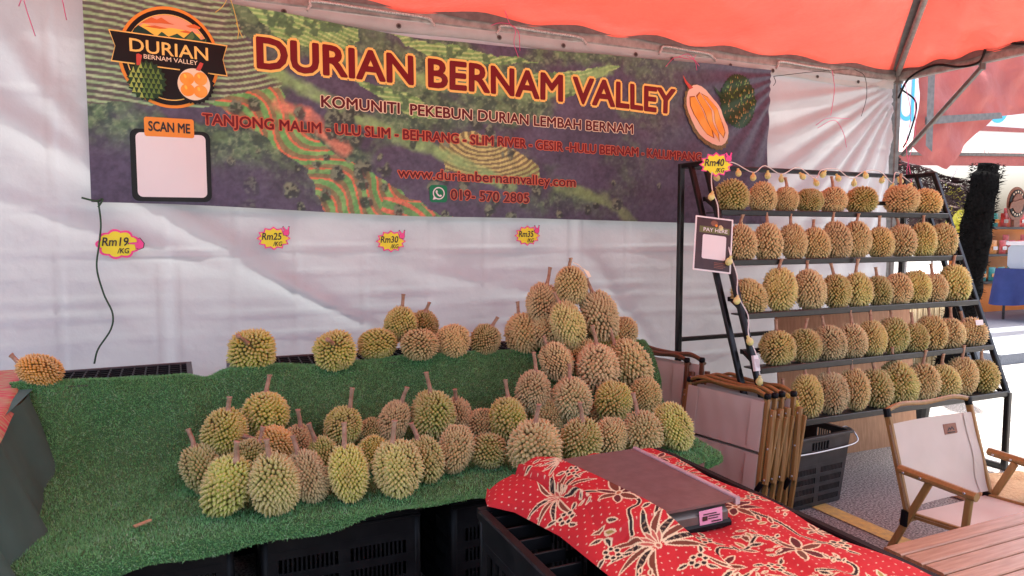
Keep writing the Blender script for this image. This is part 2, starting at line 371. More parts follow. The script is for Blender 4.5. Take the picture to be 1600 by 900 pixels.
Yw -= ridge((.2,1.35),(.95,.95),.035,.018)+ridge((1.1,1.3),(2.4,1.05),.05,.010)+ridge((2.4,1.35),(3.0,.6),.06,.014)
ang = np.arctan2(WZ-Z, 5.35-X); rad = np.hypot(WZ-Z, 5.35-X)
Yw -= .016*np.sin(ang*34+2.5*fbm(ang*4, rad*.6))*sstep(2.6,.7,rad)*sstep(.05,.3,rad)+.007*np.sin(ang*71+1)*sstep(1.8,.5,rad)*sstep(.05,.3,rad)
Yw = np.clip(Yw, 4.098, 4.2)
tarp = thing('tarpaulin_wall', 'creased white tarpaulin hung as the back wall of the stall', 'tarpaulin', (1.9,4.135,0))
o3 = np.array(tarp.location)
obj('sheet', big_mesh('sheet', np.stack([X,Yw,Z],-1).reshape(-1,3)-o3, grid_faces(nu,nv), smooth=True), 'tarp_white', tarp)
def wally(x, z): return float(Yw[int(np.clip(round((x-WX0)/(WX1-WX0)*(nu-1)),0,nu-1)), int(np.clip(round((z-.01)/(WZ-.01)*(nv-1)),0,nv-1))])
hm = MB(); vs = []
for k in range(121):
    x = WX0+(WX1-WX0)*k/120; y = wally(x,2.7); sg = .006*math.sin(x*5)
    vs += [(x,y-.006,WZ+.004),(x,y-.007,WZ-.062+sg),(x,y-.001,WZ-.066+sg)]
hm.add(vs, [(3*k+j,3*k+3+j,3*k+4+j,3*k+1+j) for k in range(120) for j in range(2)])
obj('hem', hm, 'tarp_hem', tarp, smooth=True)
GX = [-1.3,-.75,-.15,.48,1.12,1.75,2.2,2.75,3.05,3.55,3.95,4.4,4.85]
for x in GX:
    y = wally(x,2.7)-.008
    q = obj('grommet', MB().lathe([(.007,0),(.014,0),(.016,.003),(.007,.004)], n=12).fn(lambda a,b,e: (x+a, y-e, 2.703+b)), 'steel_dark', tarp)
    obj('eyelet', MB().lathe([(.0095,0),(.0095,.0048)], n=10).fn(lambda a,b,e: (x+a, y-e, 2.703+b)), 'ink', q)
for x in (5.16,5.14): obj('grommet', MB().lathe([(.004,0),(.014,0),(.014,.004),(.004,.004)], n=12).fn(lambda a,b,e: (x+a, wally(5.1,2.)-.01-e, 2.36-(5.16-x)*40+b)), 'ink', tarp)
# lacing ropes on the beam
for k, (xa, xb) in enumerate(((.62,1.32),(1.75,2.35),(2.95,3.4),(4.0,4.55),(-.3,.2))):
    y = TY1-.032; pts = [(xa-.02,y-.012,2.72),(xa,y-.01,TZ-.01),(xa+.03,y-.006,TZ+.018),((xa+xb)/2,y-.004,TZ+.012),(xb-.05,y-.006,TZ+.006),(xb,y-.01,TZ-.02),(xb+.015,y-.014,2.72)]
    tag(obj('lacing_rope', MB().tube(smooth_pts(pts,8), .008, 7), 'rope', smooth=True),
        ['white and black rope laced over the beam, above the banner title start','white and black rope laced over the beam, above the word BERNAM','white and black rope laced over the beam, above the banner fruit picture','white and black rope laced over the beam, right of the banner','white and black rope laced over the beam, above the emblem'][k], 'rope', 'lacing ropes along the tent beam')
def wisp(name, m, label, base, strands):
    mb = MB()
    for pts in strands: mb.tube(smooth_pts([(base[0]+p[0], base[1]-.012-p[1]*1.0, base[2]+p[2]) for p in pts], 5), .0022, 5)
    tag(obj(name, mb, m, smooth=True), label, 'string')
wisp('raffia_string', 'raffia_yellow', 'yellow raffia tied at the top edge beside the round emblem', (.20,4.06,2.73), [[(0,0,0),(-.03,.01,-.06),(-.07,.01,-.10)],[(0,0,0),(.02,.01,-.07),(.04,.01,-.17),(.035,.01,-.22)],[(.03,.01,-.14),(.05,.012,-.19),(.06,.01,-.21)],[(0,0,0),(.01,.02,.03),(-.01,.01,.05)]])
wisp('raffia_string', 'raffia_pink', 'pink raffia knotted on the beam above BERNAM', (1.80,4.09,2.78), [[(0,0,0),(.03,.02,-.04),(.02,.02,-.12),(.05,.02,-.2)],[(0,0,0),(-.08,.02,-.01),(-.13,.02,-.03)],[(0,0,0),(.05,.02,-.05),(.06,.02,-.16)],[(0,0,0),(-.03,.02,.04),(-.05,.02,.09)]])
wisp('raffia_string', 'raffia_pink', 'pink raffia tuft at the banner edge left of the fruit picture', (3.05,4.07,2.70), [[(0,0,0),(.07,.02,.02),(.16,.02,-.05)],[(0,0,0),(-.06,.02,-.02),(-.12,.02,-.08)],[(.05,.02,.01),(.12,.02,-.02),(.14,.02,-.08)],[(0,0,0),(.09,.02,-.01),(.13,.02,.02)]])
wisp('raffia_string', 'raffia_pink', 'long pink raffia strand hanging on the tarpaulin right of the banner', (4.5,4.09,2.75), [[(0,0,0),(.01,.02,-.15),(-.02,.02,-.35)],[(-.15,.02,-.45),(.02,.02,-.38),(.12,.02,-.47),(.16,.02,-.58)],[(-.17,.02,-.43),(-.05,.02,-.37),(.18,.02,-.36)]])
wisp('raffia_string', 'raffia_pink', 'pink raffia strands hanging at the far upper left of the tarpaulin', (-.70,4.09,2.76), [[(0,0,0),(.02,.02,-.08),(-.02,.02,-.2)],[(.02,.02,-.02),(.0,.02,-.15),(.04,.02,-.33)],[(.1,.02,0),(.15,.02,-.12),(.17,.02,-.24)]])
wisp('tie_cord', 'black_plastic', 'black cord tying the banner corner to the beam', (3.88,4.05,2.64), [[(0,0,0),(.35,.01,.06),(.75,.0,.12)],[(0,0,0),(.01,.01,-.04),(-.01,.01,-.07)]])
wisp('tie_cord', 'black_plastic', 'loose black cable end hanging from the beam right of the banner', (4.75,4.1,2.78), [[(0,0,0),(.09,.02,-.05),(.12,.02,-.2),(.07,.02,-.36)]])
wisp('tie_cord', 'raffia_pink', 'pink and green cords criss-crossing round the corner post', (5.22,4.02,2.7), [[(0,0,0),(.06,.02,-.25),(.02,.02,-.5),(.10,.02,-.8),(.02,.02,-1.0)],[(.1,.02,-.1),(.12,.02,-.4),(.04,.02,-.7),(.12,.02,-1.0)]])
# ------------------------------------------------------------------ banner
def ztop(x): return 2.70-.055*sstep(.1,1.3,x)+.045*sstep(1.6,3.88,x)-.012*np.sin(np.clip((x-.2)/1.8,0,1)*math.pi)
def zbot(x): return 1.655-.055*sstep(-.4,1.4,x)-.03*sstep(1.4,3.8,x)
def by(x, z):
    f = (ztop(x)-z)
    r = .006*np.sin(x*7.3+z*2.1)+.004*np.sin(x*13+z*6+1)+.005*np.sin(f*9+x*1.5)*sstep(.25,.0,f)
    a = np.arctan2(2.68-z, 4.05-x); rd = np.hypot(2.68-z, 4.05-x)
    r = r+.007*np.sin(a*26)*sstep(1.7,.4,rd)*sstep(.05,.25,rd)
    return 4.072+r
BX0, BX1 = -.462, 3.885
nu, nv = 730, 186
xx = np.linspace(BX0,BX1,nu); tt = np.linspace(0,1,nv)
X, T = np.meshgrid(xx, tt, indexing='ij'); Z = zbot(X)+(ztop(X)-zbot(X))*T
def paint(X, Z):
    wx = X+(fbm(X*3, Z*3)-.47)*.16; wz = Z+(fbm(X*3+40, Z*3)-.47)*.16
    sx = X+(fbm(X*14, Z*14)-.47)*.05; sz = Z+(fbm(X*14+9, Z*14+5)-.47)*.05
    n1 = fbm(X*22, Z*22); n2 = fbm(X*60+3, Z*60); n3 = fbm(X*6+2, Z*6)
    C = np.array([.060,.051,.070])*(1+.35*(n3[...,None]-.47)*2)
    def mix(m, colr):
        nonlocal C; m = np.clip(m,0,1)[...,None]; C = C*(1-m)+np.asarray(colr)*m
    # wooded slopes
    def P(P_): return inpoly(sx, sz, P_).astype(float)
    forest = sstep(.36,.50, fbm(wx*1.7+1, wz*2.6))*sstep(3.2,2.2,X+(2.1-Z)*.6)*sstep(1.90,2.15,Z+.28*fbm(X*3,Z*3)+.10*X)
    mix(forest*.85, (.040,.072,.042)); 
    tex = sstep(.40,.62,n1)
    mix(forest*tex*.75, (.10,.16,.075)); mix(forest*sstep(.5,.72,n2)*.5, (.17,.22,.11))
    # upper left stripes
    m = P([(-.6,2.85),(.15,2.8),(.33,2.44),(.47,2.3),(.10,2.16),(-.6,2.14)])
    ph = (Z+.03*np.sin(X*5+1)-.10*sstep(0,.5,X)*(X-.0)+.006*n1)*2*math.pi/.030
    st = .5+.5*np.sin(ph+4*fbm(X*2.2,Z*1.2)); 
    mix(m, np.array([.075,.062,.055])); mix(m*sstep(.45,.8,st), (.20,.29,.14)); mix(m*sstep(.45,.8,st)*sstep(.5,.65,n1)*.6, (.30,.33,.20))
    mix(m*sstep(.6,.8,fbm(X*5,Z*5))*.4, (.05,.08,.045))
    # terraced bowl, green ledges with red banks
    m = P([(.09,2.18),(.44,2.30),(.58,2.05),(.76,1.93),(1.05,1.78),(1.45,1.55),(.70,1.56),(.58,1.86),(.40,1.97),(.25,2.10)])
    q = (X-.35)*.62+(Z-2.15)*.95+.10*np.sin((X-Z)*7.5)+.03*fbm(X*8,Z*8)
    ph = (q % .085)/.085
    mix(m, (.16,.13,.06)); mix(m*((ph>.18)&(ph<.62)), (.10,.24,.07)); mix(m*((ph>.62)&(ph<.80)), (.42,.12,.06)); mix(m*((ph>.18)&(ph<.62))*sstep(.45,.6,n1)*.5, (.19,.32,.10))
    m = P([(1.0,1.72),(1.2,1.68),(1.5,1.55),(.98,1.55)]); ph = ((X*.8+Z*1.0+.06*np.sin(X*9)) % .075)/.075
    mix(m, (.10,.22,.07)); mix(m*(ph>.62), (.42,.13,.07))
    # bright terraces upper middle
    for poly, a_ in (([(.27,2.71),(.45,2.69),(.87,2.64),(.87,2.57),(.73,2.45),(.45,2.55)], .5), ([(1.02,2.65),(1.5,2.60),(2.0,2.57),(1.42,2.48)], -.3), ([(.8,2.38),(1.18,2.30),(1.42,2.2),(1.18,2.17)], .4), ([(1.8,2.47),(2.6,2.60),(2.2,2.36)], -.4)):
        m = P(poly); ph = ((Z+a_*X*.5+.02*np.sin(X*9)) % .026)/.026
        mix(m*.9, (.13,.25,.075)); mix(m*(ph>.6), (.25,.34,.13)); mix(m*sstep(.52,.62,n1), (.06,.11,.05))
    # concentric golden terraces in the middle
    m = P([(1.33,2.06),(1.55,2.12),(2.0,1.94),(2.03,1.82),(1.68,1.80),(1.38,1.87)])
    rr = np.hypot((X-1.62)*.8, (Z-2.10)*1.35); ph = (rr+.012*n1) % .034/.034
    mix(m, (.13,.11,.05)); mix(m*(ph>.5), (.34,.31,.11)); mix(m*(ph>.5)*sstep(.3,.42,rr), (.20,.28,.09))
    # pale ridge paths
    for L, colr in (([(.42,2.36),(.87,2.15),(1.37,1.97),(1.8,1.79)], (.17,.27,.10)), ([(.80,2.46),(1.4,2.38),(2.0,2.36),(2.5,2.56)], (.17,.27,.10)), ([(.44,2.20),(.58,2.15),(.78,1.97)], (.42,.15,.09)), ([(2.15,1.80),(2.5,1.72),(2.7,1.58)], (.14,.20,.08))):
        d = np.min([segdist(sx, sz, L[i], L[i+1])[0] for i in range(len(L)-1)], 0)
        mix(sstep(.055,.012,d)*(.45+.8*n1), colr)
    # scattered trees with light tops
    rs = np.random.RandomState(3)
    for k in range(95):
        cx, cz = rs.uniform(.1,3.0), rs.uniform(1.58,2.25); r = rs.uniform(.018,.05)
        if cx > 1.9 and cz > 1.85: continue
        d = np.hypot(X-cx, (Z-cz)*.8)+(n1-.47)*.05
        mm = sstep(r, r*.6, d); mix(mm*.9, (.035,.042,.034)); mix(mm*sstep(.46,.6,n2+(X-cx)*-2+(Z-cz)*4), (.12,.14,.085))
    # dark soft lower left and right fields
    mix(sstep(2.3,3.4,X)*.55, (.056,.048,.068)); mix(sstep(2.02,1.8,Z+.2*(X+.2))*sstep(.45,.2,X)*.9, (.056,.046,.068))
    return C*(.50+.55*n2+.50*fbm(X*34+5,Z*34,3)+.35*(fbm(X*110,Z*110,2)-.35))[...,None]*1.75*np.array([.90,1.0,1.12])
banner = thing('banner', 'printed vinyl banner with terraced hills and maroon lettering on the tarpaulin', 'banner', (1.7,4.072,1.6))
o3 = np.array(banner.location)
obj('sheet', big_mesh('sheet', np.stack([X,by(X,Z),Z],-1).reshape(-1,3)-o3, grid_faces(nu,nv), paint(X,Z).reshape(-1,3), smooth=True), 'banner_print', banner)
def lay(name, v, f, m, d, parent=banner, step=.05, bold=(0,0)):
    """flat shape in x/z laid on the banner sheet, d mm proud; bold = stroke growth in x and z"""
    V, F = cut_mesh(v, f, step); n = 10 if bold[0] else 0; xs = np.array(V); mb = MB()
    for k in range(n+1):
        dx, dz = (bold[0]*math.cos(2*math.pi*k/n), bold[1]*math.sin(2*math.pi*k/n)) if k < n else (0, 0)
        yy = by(xs[:,0]+dx, xs[:,2]+dz)-d*.001-.00003*k
        mb.add([(a[0]+dx, float(b), a[2]+dz) for a, b in zip(V, yy)], F)
    return obj(name, mb, m, parent, smooth=True)
def shape(name, pts, m, d, parent=banner): return lay(name, [(p[0],0,p[1]) for p in pts], [tuple(range(len(pts)))], m, d+2, parent, .03)
def ell(cx, cz, rx, rz, n=36, a0=0, a1=360, rot=0):
    cr, sr = math.cos(R(rot)), math.sin(R(rot)); o = []
    for k in range(n if a1-a0 >= 360 else n+1):
        a = R(a0+(a1-a0)*k/n); x, z = rx*math.cos(a), rz*math.sin(a); o.append((cx+x*cr-z*sr, cz+x*sr+z*cr))
    return o
def words_each(name, txt, x0, z0, x1, z1, h, m, d, **k):
    """the same, one part per word"""
    v, f = text_mesh(txt); L0 = min(q[0] for q in v); L1 = max(q[0] for q in v); i = 0; adv = text_mesh('HH')[0]; 
    toks = []
    while i < len(txt):
        if txt[i] == ' ': i += 1; continue
        j = i
        while j < len(txt) and txt[j] != ' ': j += 1
        a = max(q[0] for q in text_mesh(txt[:i]+'|')[0]) if i else L0; b = max(q[0] for q in text_mesh(txt[:j])[0])
        a0 = a-(max(q[0] for q in text_mesh('|')[0])-min(q[0] for q in text_mesh(txt[i:j])[0])) if i else L0
        toks.append((txt[i:j], (a0-L0)/(L1-L0), (b-L0)/(L1-L0))); i = j
    for t, a, b in toks: words(name, t, x0+(x1-x0)*a, z0+(z1-z0)*a, x0+(x1-x0)*b, z0+(z1-z0)*b, h, m, d, **k)
def words(name, txt, x0, z0, x1, z1, h, m, d, parent=banner, offset=0., shear=0., out=None, spacing=1.0):
    """lettering between baseline ends (x0,z0)-(x1,z1), cap height h; out = (material, extra offset) outline behind"""
    v, f = text_mesh(txt, 0, shear, spacing); xs = [q[0] for q in v]; L0, L1 = min(xs), max(xs)
    cap = text_mesh('H')[0]; ch = max(q[1] for q in cap)
    kx = (x1-x0)/(L1-L0); kz = h/ch
    def put(nm, of, mm, dd, par):
        return lay(nm, [(x0+(q[0]-L0)*kx, 0, z0+(z1-z0)*((q[0]-L0)/(L1-L0))+q[1]*kz) for q in v], f, mm, dd, par, .08, (of*kx, of*kz))
    o = put(name, offset, m, d, parent)
    if out: put('letter_outline', offset+out[1], out[0], d-1.5, o)
    return o
words_each('title_lettering', 'DURIAN BERNAM VALLEY', .335, 2.382, 3.03, 2.322, .156, 'p_maroon', 6, offset=.030, out=('p_gold', .060))
words_each('subtitle_lettering', 'KOMUNITI  PEKEBUN DURIAN LEMBAH BERNAM', .66, 2.197, 2.69, 2.164, .060, 'p_darkred', 5, offset=.026, out=('p_cream', .050))
words_each('places_lettering', 'TANJONG MALIM - ULU SLIM - BEHRANG - SLIM RIVER - GESIR -HULU BERNAM - KALUMPANG', .056, 2.066, 3.262, 2.008, .054, 'p_maroon', 5, offset=.024, out=('p_coral', .055))
words('web_lettering', 'www.durianbernamvalley.com', 1.087, 1.826, 2.263, 1.802, .058, 'p_darkred', 5, offset=.010, out=('p_coral', .055))
words_each('phone_lettering', '019- 570 2805', 1.411, 1.705, 1.922, 1.692, .058, 'p_darkred', 5, offset=.018, out=('p_coral', .055))
# messenger icon: green rounded square, white ring bubble, handset
def rrect(x0, z0, x1, z1, r, n=5):
    o = []
    for cx, cz, a in ((x1-r,z1-r,0),(x0+r,z1-r,90),(x0+r,z0+r,180),(x1-r,z0+r,270)):
        o += [(cx+r*math.cos(R(a+90*k/n)), cz+r*math.sin(R(a+90*k/n))) for k in range(n+1)]
    return o
ic = shape('phone_icon', rrect(1.278,1.686,1.387,1.788,.02), 'p_green', 3)
shape('bubble', ell(1.334,1.739,.037,.037), 'p_white', 4.5, ic); shape('bubble_tail', [(1.297,1.700),(1.306,1.728),(1.325,1.707)], 'p_white', 4.5, ic)
shape('bubble_inside', ell(1.334,1.739,.030,.030), 'p_green', 6, ic)
shape('handset', [(1.316,1.755),(1.323,1.758),(1.328,1.747),(1.324,1.742),(1.333,1.732),(1.339,1.728),(1.344,1.732),(1.353,1.727),(1.350,1.720),(1.340,1.718),(1.328,1.724),(1.318,1.736),(1.313,1.748)], 'p_white', 7.5, ic)
# scan panel (blank)
pn = shape('scan_panel', rrect(-.283,1.664,.088,2.026,.035), 'p_black', 3)
shape('white_field', rrect(-.257,1.686,.066,2.008,.025), 'p_white', 4.5, pn)
tg = shape('scan_tag', rrect(-.216,1.990,.013,2.086,.012), 'p_orange', 6, pn)
words('scan_lettering', 'SCAN ME', -.196, 2.018, -.006, 2.014, .046, 'ink', 10, pn, offset=.028)
# round emblem
EX, EZ = -.088, 2.388
em = shape('emblem', ell(EX,EZ,.232,.252,56), 'p_orange', 3)
shape('black_ring', ell(EX,EZ,.217,.237,56), 'p_black', 4.2, em)
shape('thin_ring', ell(EX,EZ,.196,.214,56), 'p_gold', 5.2, em)
shape('emblem_field', ell(EX,EZ,.191,.209,56), 'p_black', 6.2, em)
shape('emblem_sky', ell(EX,EZ,.190,.208,40,0,180), 'p_skyhi', 7.2, em)
cl = lambda pts: pts
shape('sunset_glow', [(-.235,2.51),(-.20,2.545),(-.14,2.53),(-.07,2.535),(.0,2.53),(.06,2.515),(.045,2.47),(-.2,2.455)], 'p_skylo', 8, em)
for pts in ([(-.215,2.545),(-.165,2.578),(-.14,2.57),(-.12,2.582),(-.085,2.56),(-.06,2.552),(-.12,2.553),(-.17,2.55)], [(-.01,2.553),(.03,2.565),(.06,2.552),(.055,2.543),(.01,2.545)], [(-.2,2.53),(-.15,2.54),(-.09,2.53),(-.13,2.525)], [(-.04,2.52),(-.01,2.53),(.03,2.521),(-.0,2.516)]):
    shape('cloud', pts, 'p_cloud', 9, em)
for pts, mm, d_ in (([(-.16,2.47),(-.12,2.512),(-.09,2.49),(-.05,2.51),(-.02,2.49),(.02,2.53),(.06,2.49),(.085,2.50),(.098,2.43),(-.2,2.42)],'p_hill2',9.8), ([(-.278,2.44),(-.243,2.515),(-.225,2.533),(-.19,2.515),(-.13,2.475),(-.085,2.445),(-.07,2.42),(-.27,2.40)],'p_hill1',10.6), ([(-.06,2.45),(-.02,2.475),(.02,2.528),(.03,2.50),(-.01,2.452),(-.02,2.43)],'p_hill3',10.8), ([(.0,2.44),(.055,2.478),(.085,2.503),(.096,2.47),(.1,2.42),(.02,2.42)],'p_hill1',10.6), ([(.03,2.445),(.07,2.468),(.085,2.50),(.08,2.46),(.05,2.435)],'p_hill3',11.4), ([(-.14,2.452),(-.10,2.475),(-.09,2.49),(-.085,2.47),(-.11,2.447)],'p_hill3',10.4)):
    shape('mountain', pts, mm, d_, em)
shape('river', [(-.09,2.443),(-.06,2.44),(-.035,2.43),(-.03,2.42),(-.06,2.432)], 'p_white', 12, em)
def ribbon(e): return [(-.350-e,2.492+e),(-.09,2.482+e),(.180+e,2.470+e),(.160+e*.4,2.40),(.176+e,2.322-e),(-.09,2.336-e),(-.345-e,2.350-e),(-.328-e*.4,2.42)]
rb = shape('ribbon', ribbon(.006), 'p_gold', 13, em); shape('ribbon_face', ribbon(0), 'p_black', 14, em)
words('emblem_lettering', 'DURIAN', -.265, 2.402, .090, 2.388, .062, 'p_gold', 18.2, em, offset=.012)
words('emblem_lettering', 'BERNAM VALLEY', -.205, 2.371, .040, 2.360, .021, 'p_cream', 18.2, em, offset=.008)
# printed whole durian, spiky
def spiky(cx, cz, rx, rz, n, h, rot=0):
    o = []
    for k in range(n):
        for j, e in ((0, 1), (.5, 1+h)):
            a = R(360*(k+j)/n); o.append((cx+rx*e*math.cos(a), cz+rz*e*math.sin(a)))
    return o
df = shape('printed_durian', spiky(-.195,2.262,.078,.088,22,.17), 'p_leafdark', 16, em)
for i in range(7):
    for j in range(7):
        x = (i-3)*.022+(j % 2)*.011; z = (j-3)*.024
        if (x/.07)**2+(z/.08)**2 > 1: continue
        X_, Z_ = -.195+x, 2.262+z
        shape('spike', [(X_-.013,Z_-.012),(X_+.013,Z_-.012),(X_-.002,Z_+.018)], 'p_leaf' if x > -.02 else 'p_leaflight', 17+.1*j, em)
        shape('spike', [(X_-.002,Z_+.018),(X_+.004,Z_-.010),(X_+.013,Z_-.012)], 'p_leafdark', 18+.1*j, em)
shape('printed_stem', [(-.222,2.335),(-.212,2.385),(-.228,2.392),(-.238,2.388),(-.238,2.335)], 'p_stemred', 19, em)
cf = shape('cut_durian', spiky(.022,2.262,.088,.092,26,.10), 'p_black', 16.5, em)
shape('rind', ell(.020,2.262,.076,.080), 'p_cream', 17.5, em)
for cx, cz, rx, rz in ((-.012,2.288,.034,.032),(.052,2.292,.032,.034),(-.010,2.232,.033,.032),(.050,2.228,.033,.032)):
    shape('pod', ell(cx,cz,rx,rz,20), 'p_flesh', 18.5, em); shape('shine', ell(cx-.008,cz+.012,.006,.011,10,rot=20), 'p_skylo', 19.3, em)
shape('printed_stem', [(.030,2.335),(.052,2.375),(.068,2.370),(.062,2.355),(.050,2.330)], 'p_stemred', 19, em)
# fruit picture at the right end
fr = shape('fruit_picture', spiky(3.585,2.445,.165,.185,40,.06), 'p_leafdark', 3)
rs = random.Random(2)
for i in range(150):
    a, q = rs.uniform(0,6.28), math.sqrt(rs.random()); x, z = 3.585+.155*q*math.cos(a), 2.445+.172*q*math.sin(a); s = rs.uniform(.010,.019)
    t = .4+math.sin(a)*.4
    shape('spike', [(x-s*.5,z-s*.5),(x+s*.5,z-s*.5),(x+.15*s,z+s*.9)], ('p_leaf','p_leafdark','p_leaf','p_spikelight')[rs.randrange(4)] if z-2.445+(x-3.585)*.3 > -.02 else ('p_leafdark','p_spikelight','p_spike')[rs.randrange(3)], 4+i*.02, fr)
shape('leaf', [(3.35,2.53),(3.40,2.50),(3.45,2.46),(3.42,2.52),(3.40,2.55),(3.44,2.50),(3.46,2.48),(3.45,2.44),(3.40,2.47)], 'p_leafdark', 7.5, fr)
hs = []
for k in range(44):
    a = R(360*k/44); e = 1+.05*(k % 2); x, z = .145*e*math.cos(a)*(1+.10*math.sin(a)), .215*e*math.sin(a); hs.append((3.295+x*math.cos(R(22))-z*math.sin(R(22))*1.0, 2.325+x*math.sin(R(22))+z*math.cos(R(22))))
hs = [(2*3.295-p[0], p[1]) if False else p for p in hs]
def tilt(pts, s=1.0, dx=0, dz=0): return [(3.300+dx+(p[0]*math.cos(R(20))-p[1]*math.sin(R(20))*-1)*s, 2.325+dz+(-p[0]*math.sin(R(20))*-1*-1+p[1]*math.cos(R(20)))*s) for p in pts]
egg = lambda e, sp: [( .178*e*(1+sp*(k % 2))*math.cos(R(360*k/48))*(1-.12*math.sin(R(360*k/48))), .215*e*(1+sp*(k % 2))*math.sin(R(360*k/48))) for k in range(48)]
tl = lambda pts: [(3.300-p[1]*math.sin(R(-20))*-1*1.0+p[0]*math.cos(R(20)), 2.325+p[1]*math.cos(R(20))-p[0]*math.sin(R(20))*.6) for p in pts]
oh = shape('open_husk', tl([(p[0]-.015,p[1]-.02) for p in egg(1.03,.06)]), 'p_spike', 9, fr)
shape('rind', tl(egg(.98,.012)), 'p_rind', 10.2, fr)
for pts in ([(-.115,.03),(-.10,.10),(-.055,.12),(-.03,.06),(-.02,-.02),(.02,-.10),(.01,-.165),(-.035,-.15),(-.08,-.09),(-.11,-.03)],
            [(-.045,.125),(-.01,.165),(.02,.12),(.045,.05),(.04,-.03),(.055,-.12),(.045,-.18),(.012,-.10),(-.012,-.03),(-.02,.04)],
            [(.0,.16),(.05,.15),(.095,.08),(.115,0),(.11,-.09),(.085,-.14),(.06,-.10),(.055,-.02),(.06,.05),(.035,.11)]):
    cx = sum(p[0] for p in pts)/len(pts); cz = sum(p[1] for p in pts)/len(pts)
    pts = [(p[0]*1.25, p[1]) for p in pts]; cx *= 1.25
    shape('pod_shadow', tl([(cx+(p[0]-cx)*.98, cz+(p[1]-cz)*1.0) for p in pts]), 'p_fleshline', 11.2, fr)
    shape('pod', tl([(cx+(p[0]-cx)*.86, cz+(p[1]-cz)*.95) for p in pts]), 'p_flesh', 12.4, fr)
shape('printed_stem', [(3.145,2.49),(3.105,2.535),(3.088,2.585),(3.118,2.545),(3.150,2.52),(3.175,2.505)], 'p_stemred', 13, fr)
# twine hanging from the banner corner
tw = smooth_pts([(-.43,4.05,1.66),(-.425,4.07,1.55),(-.435,4.06,1.45),(-.45,4.06,1.33),(-.425,4.06,1.20),(-.39,4.06,1.10),(-.40,4.05,1.02),(-.455,4.02,.93),(-.47,3.98,.865)], 6)
tk = MB().tube(tw, .0045, 6).tube(smooth_pts([(-.50,4.05,1.675),(-.44,4.045,1.66),(-.41,4.05,1.67),(-.43,4.04,1.63)],4), .005, 6)
tag(obj('twine', tk, 'twine_green', smooth=True), 'dark green twine hanging from the lower left banner corner', 'twine')
# ------------------------------------------------------------------ price signs on the tarpaulin
def star(n, r0, r1, sx=1.2, sz=.85): return [((r1 if k % 2 else r0)*sx*math.cos(math.pi*k/n), (r1 if k % 2 else r0)*sz*math.sin(math.pi*k/n)) for k in range(2*n)]
def cloud(n, r, sx=1.2, sz=.9): return [((r*(.86+.14*abs(math.sin(n*math.pi*k/72))))*sx*math.cos(2*math.pi*k/72), (r*(.86+.14*abs(math.sin(n*math.pi*k/72))))*sz*math.sin(2*math.pi*k/72)) for k in range(72)]
VHAND = [(-.016,-.020),(.012,-.022),(.018,-.006),(.016,.008),(.020,.030),(.013,.033),(.006,.012),(-.002,.014),(-.014,.032),(-.021,.028),(-.012,.006),(-.020,-.004)]
PHAND = [(-.034,.006),(-.034,.000),(-.006,-.002),(-.004,-.020),(.012,-.026),(.030,-.018),(.034,.004),(.016,.030),(.008,.026),(.010,.010),(-.006,.008)]
def sign(txt, x, y, z, s, label, pts, hand, hx, hz, yaw=0, grp='hand-lettered price signs'):
    t = thing('price_sign', label, 'price sign', (x,y,z), grp, (0,0,yaw)); t.scale = (s,s,s)
    def flat(nm, P_, m, d, par=t): return obj(nm, MB().plate([(p[0],-d,p[1]) for p in P_], (0,-1,0), .0012), m, par, local=True)
    flat('border', [(p[0]*1.10,p[1]*1.12) for p in pts], 'sign_pink', 0); flat('card', [(p[0]*.97,p[1]*.95) for p in pts], 'sign_yellow', .0015)
    h = flat('hand_outline', [(hx+p[0]*1.12, hz+p[1]*1.12) for p in hand], 'ink', .003); flat('hand', [(hx+p[0],hz+p[1]) for p in hand], 'sign_pink', .0045)
    for str_, x0, z0, hh, nm in ((txt, -.074, -.008, .042, 'price_lettering'), ('/KG', -.004, -.046, .026, 'unit_lettering')):
        v, f = text_mesh(str_, .016, .18); k = hh/.7
        mb = MB(); mb.add([(x0+q[0]*k*.84, -.0035-.0025, z0+q[1]*k) for q in v], f); obj(nm, mb, 'ink', t, local=True)
ST = star(12, .078, .062)
sign('Rm19', -.355, 4.085, 1.447, 1.0, 'cloud shaped yellow Rm19 price sign with pointing pink hand', cloud(9,.076), PHAND, .082, .0)
sign('Rm25', .393, 4.085, 1.474, .88, 'yellow starburst Rm25 price sign on the tarpaulin', ST, VHAND, .075, .040)
sign('Rm30', 1.045, 4.085, 1.455, .88, 'yellow starburst Rm30 price sign on the tarpaulin', ST, VHAND, .075, .040)
sign('Rm35', 1.925, 4.085, 1.487, .88, 'yellow starburst Rm35 price sign on the tarpaulin', ST, VHAND, .075, .040)
sign('Rm40', 2.735, 3.275, 1.893, .95, 'yellow starburst Rm40 price sign on the top left rack corner', ST, VHAND, .075, .040, R(-22))
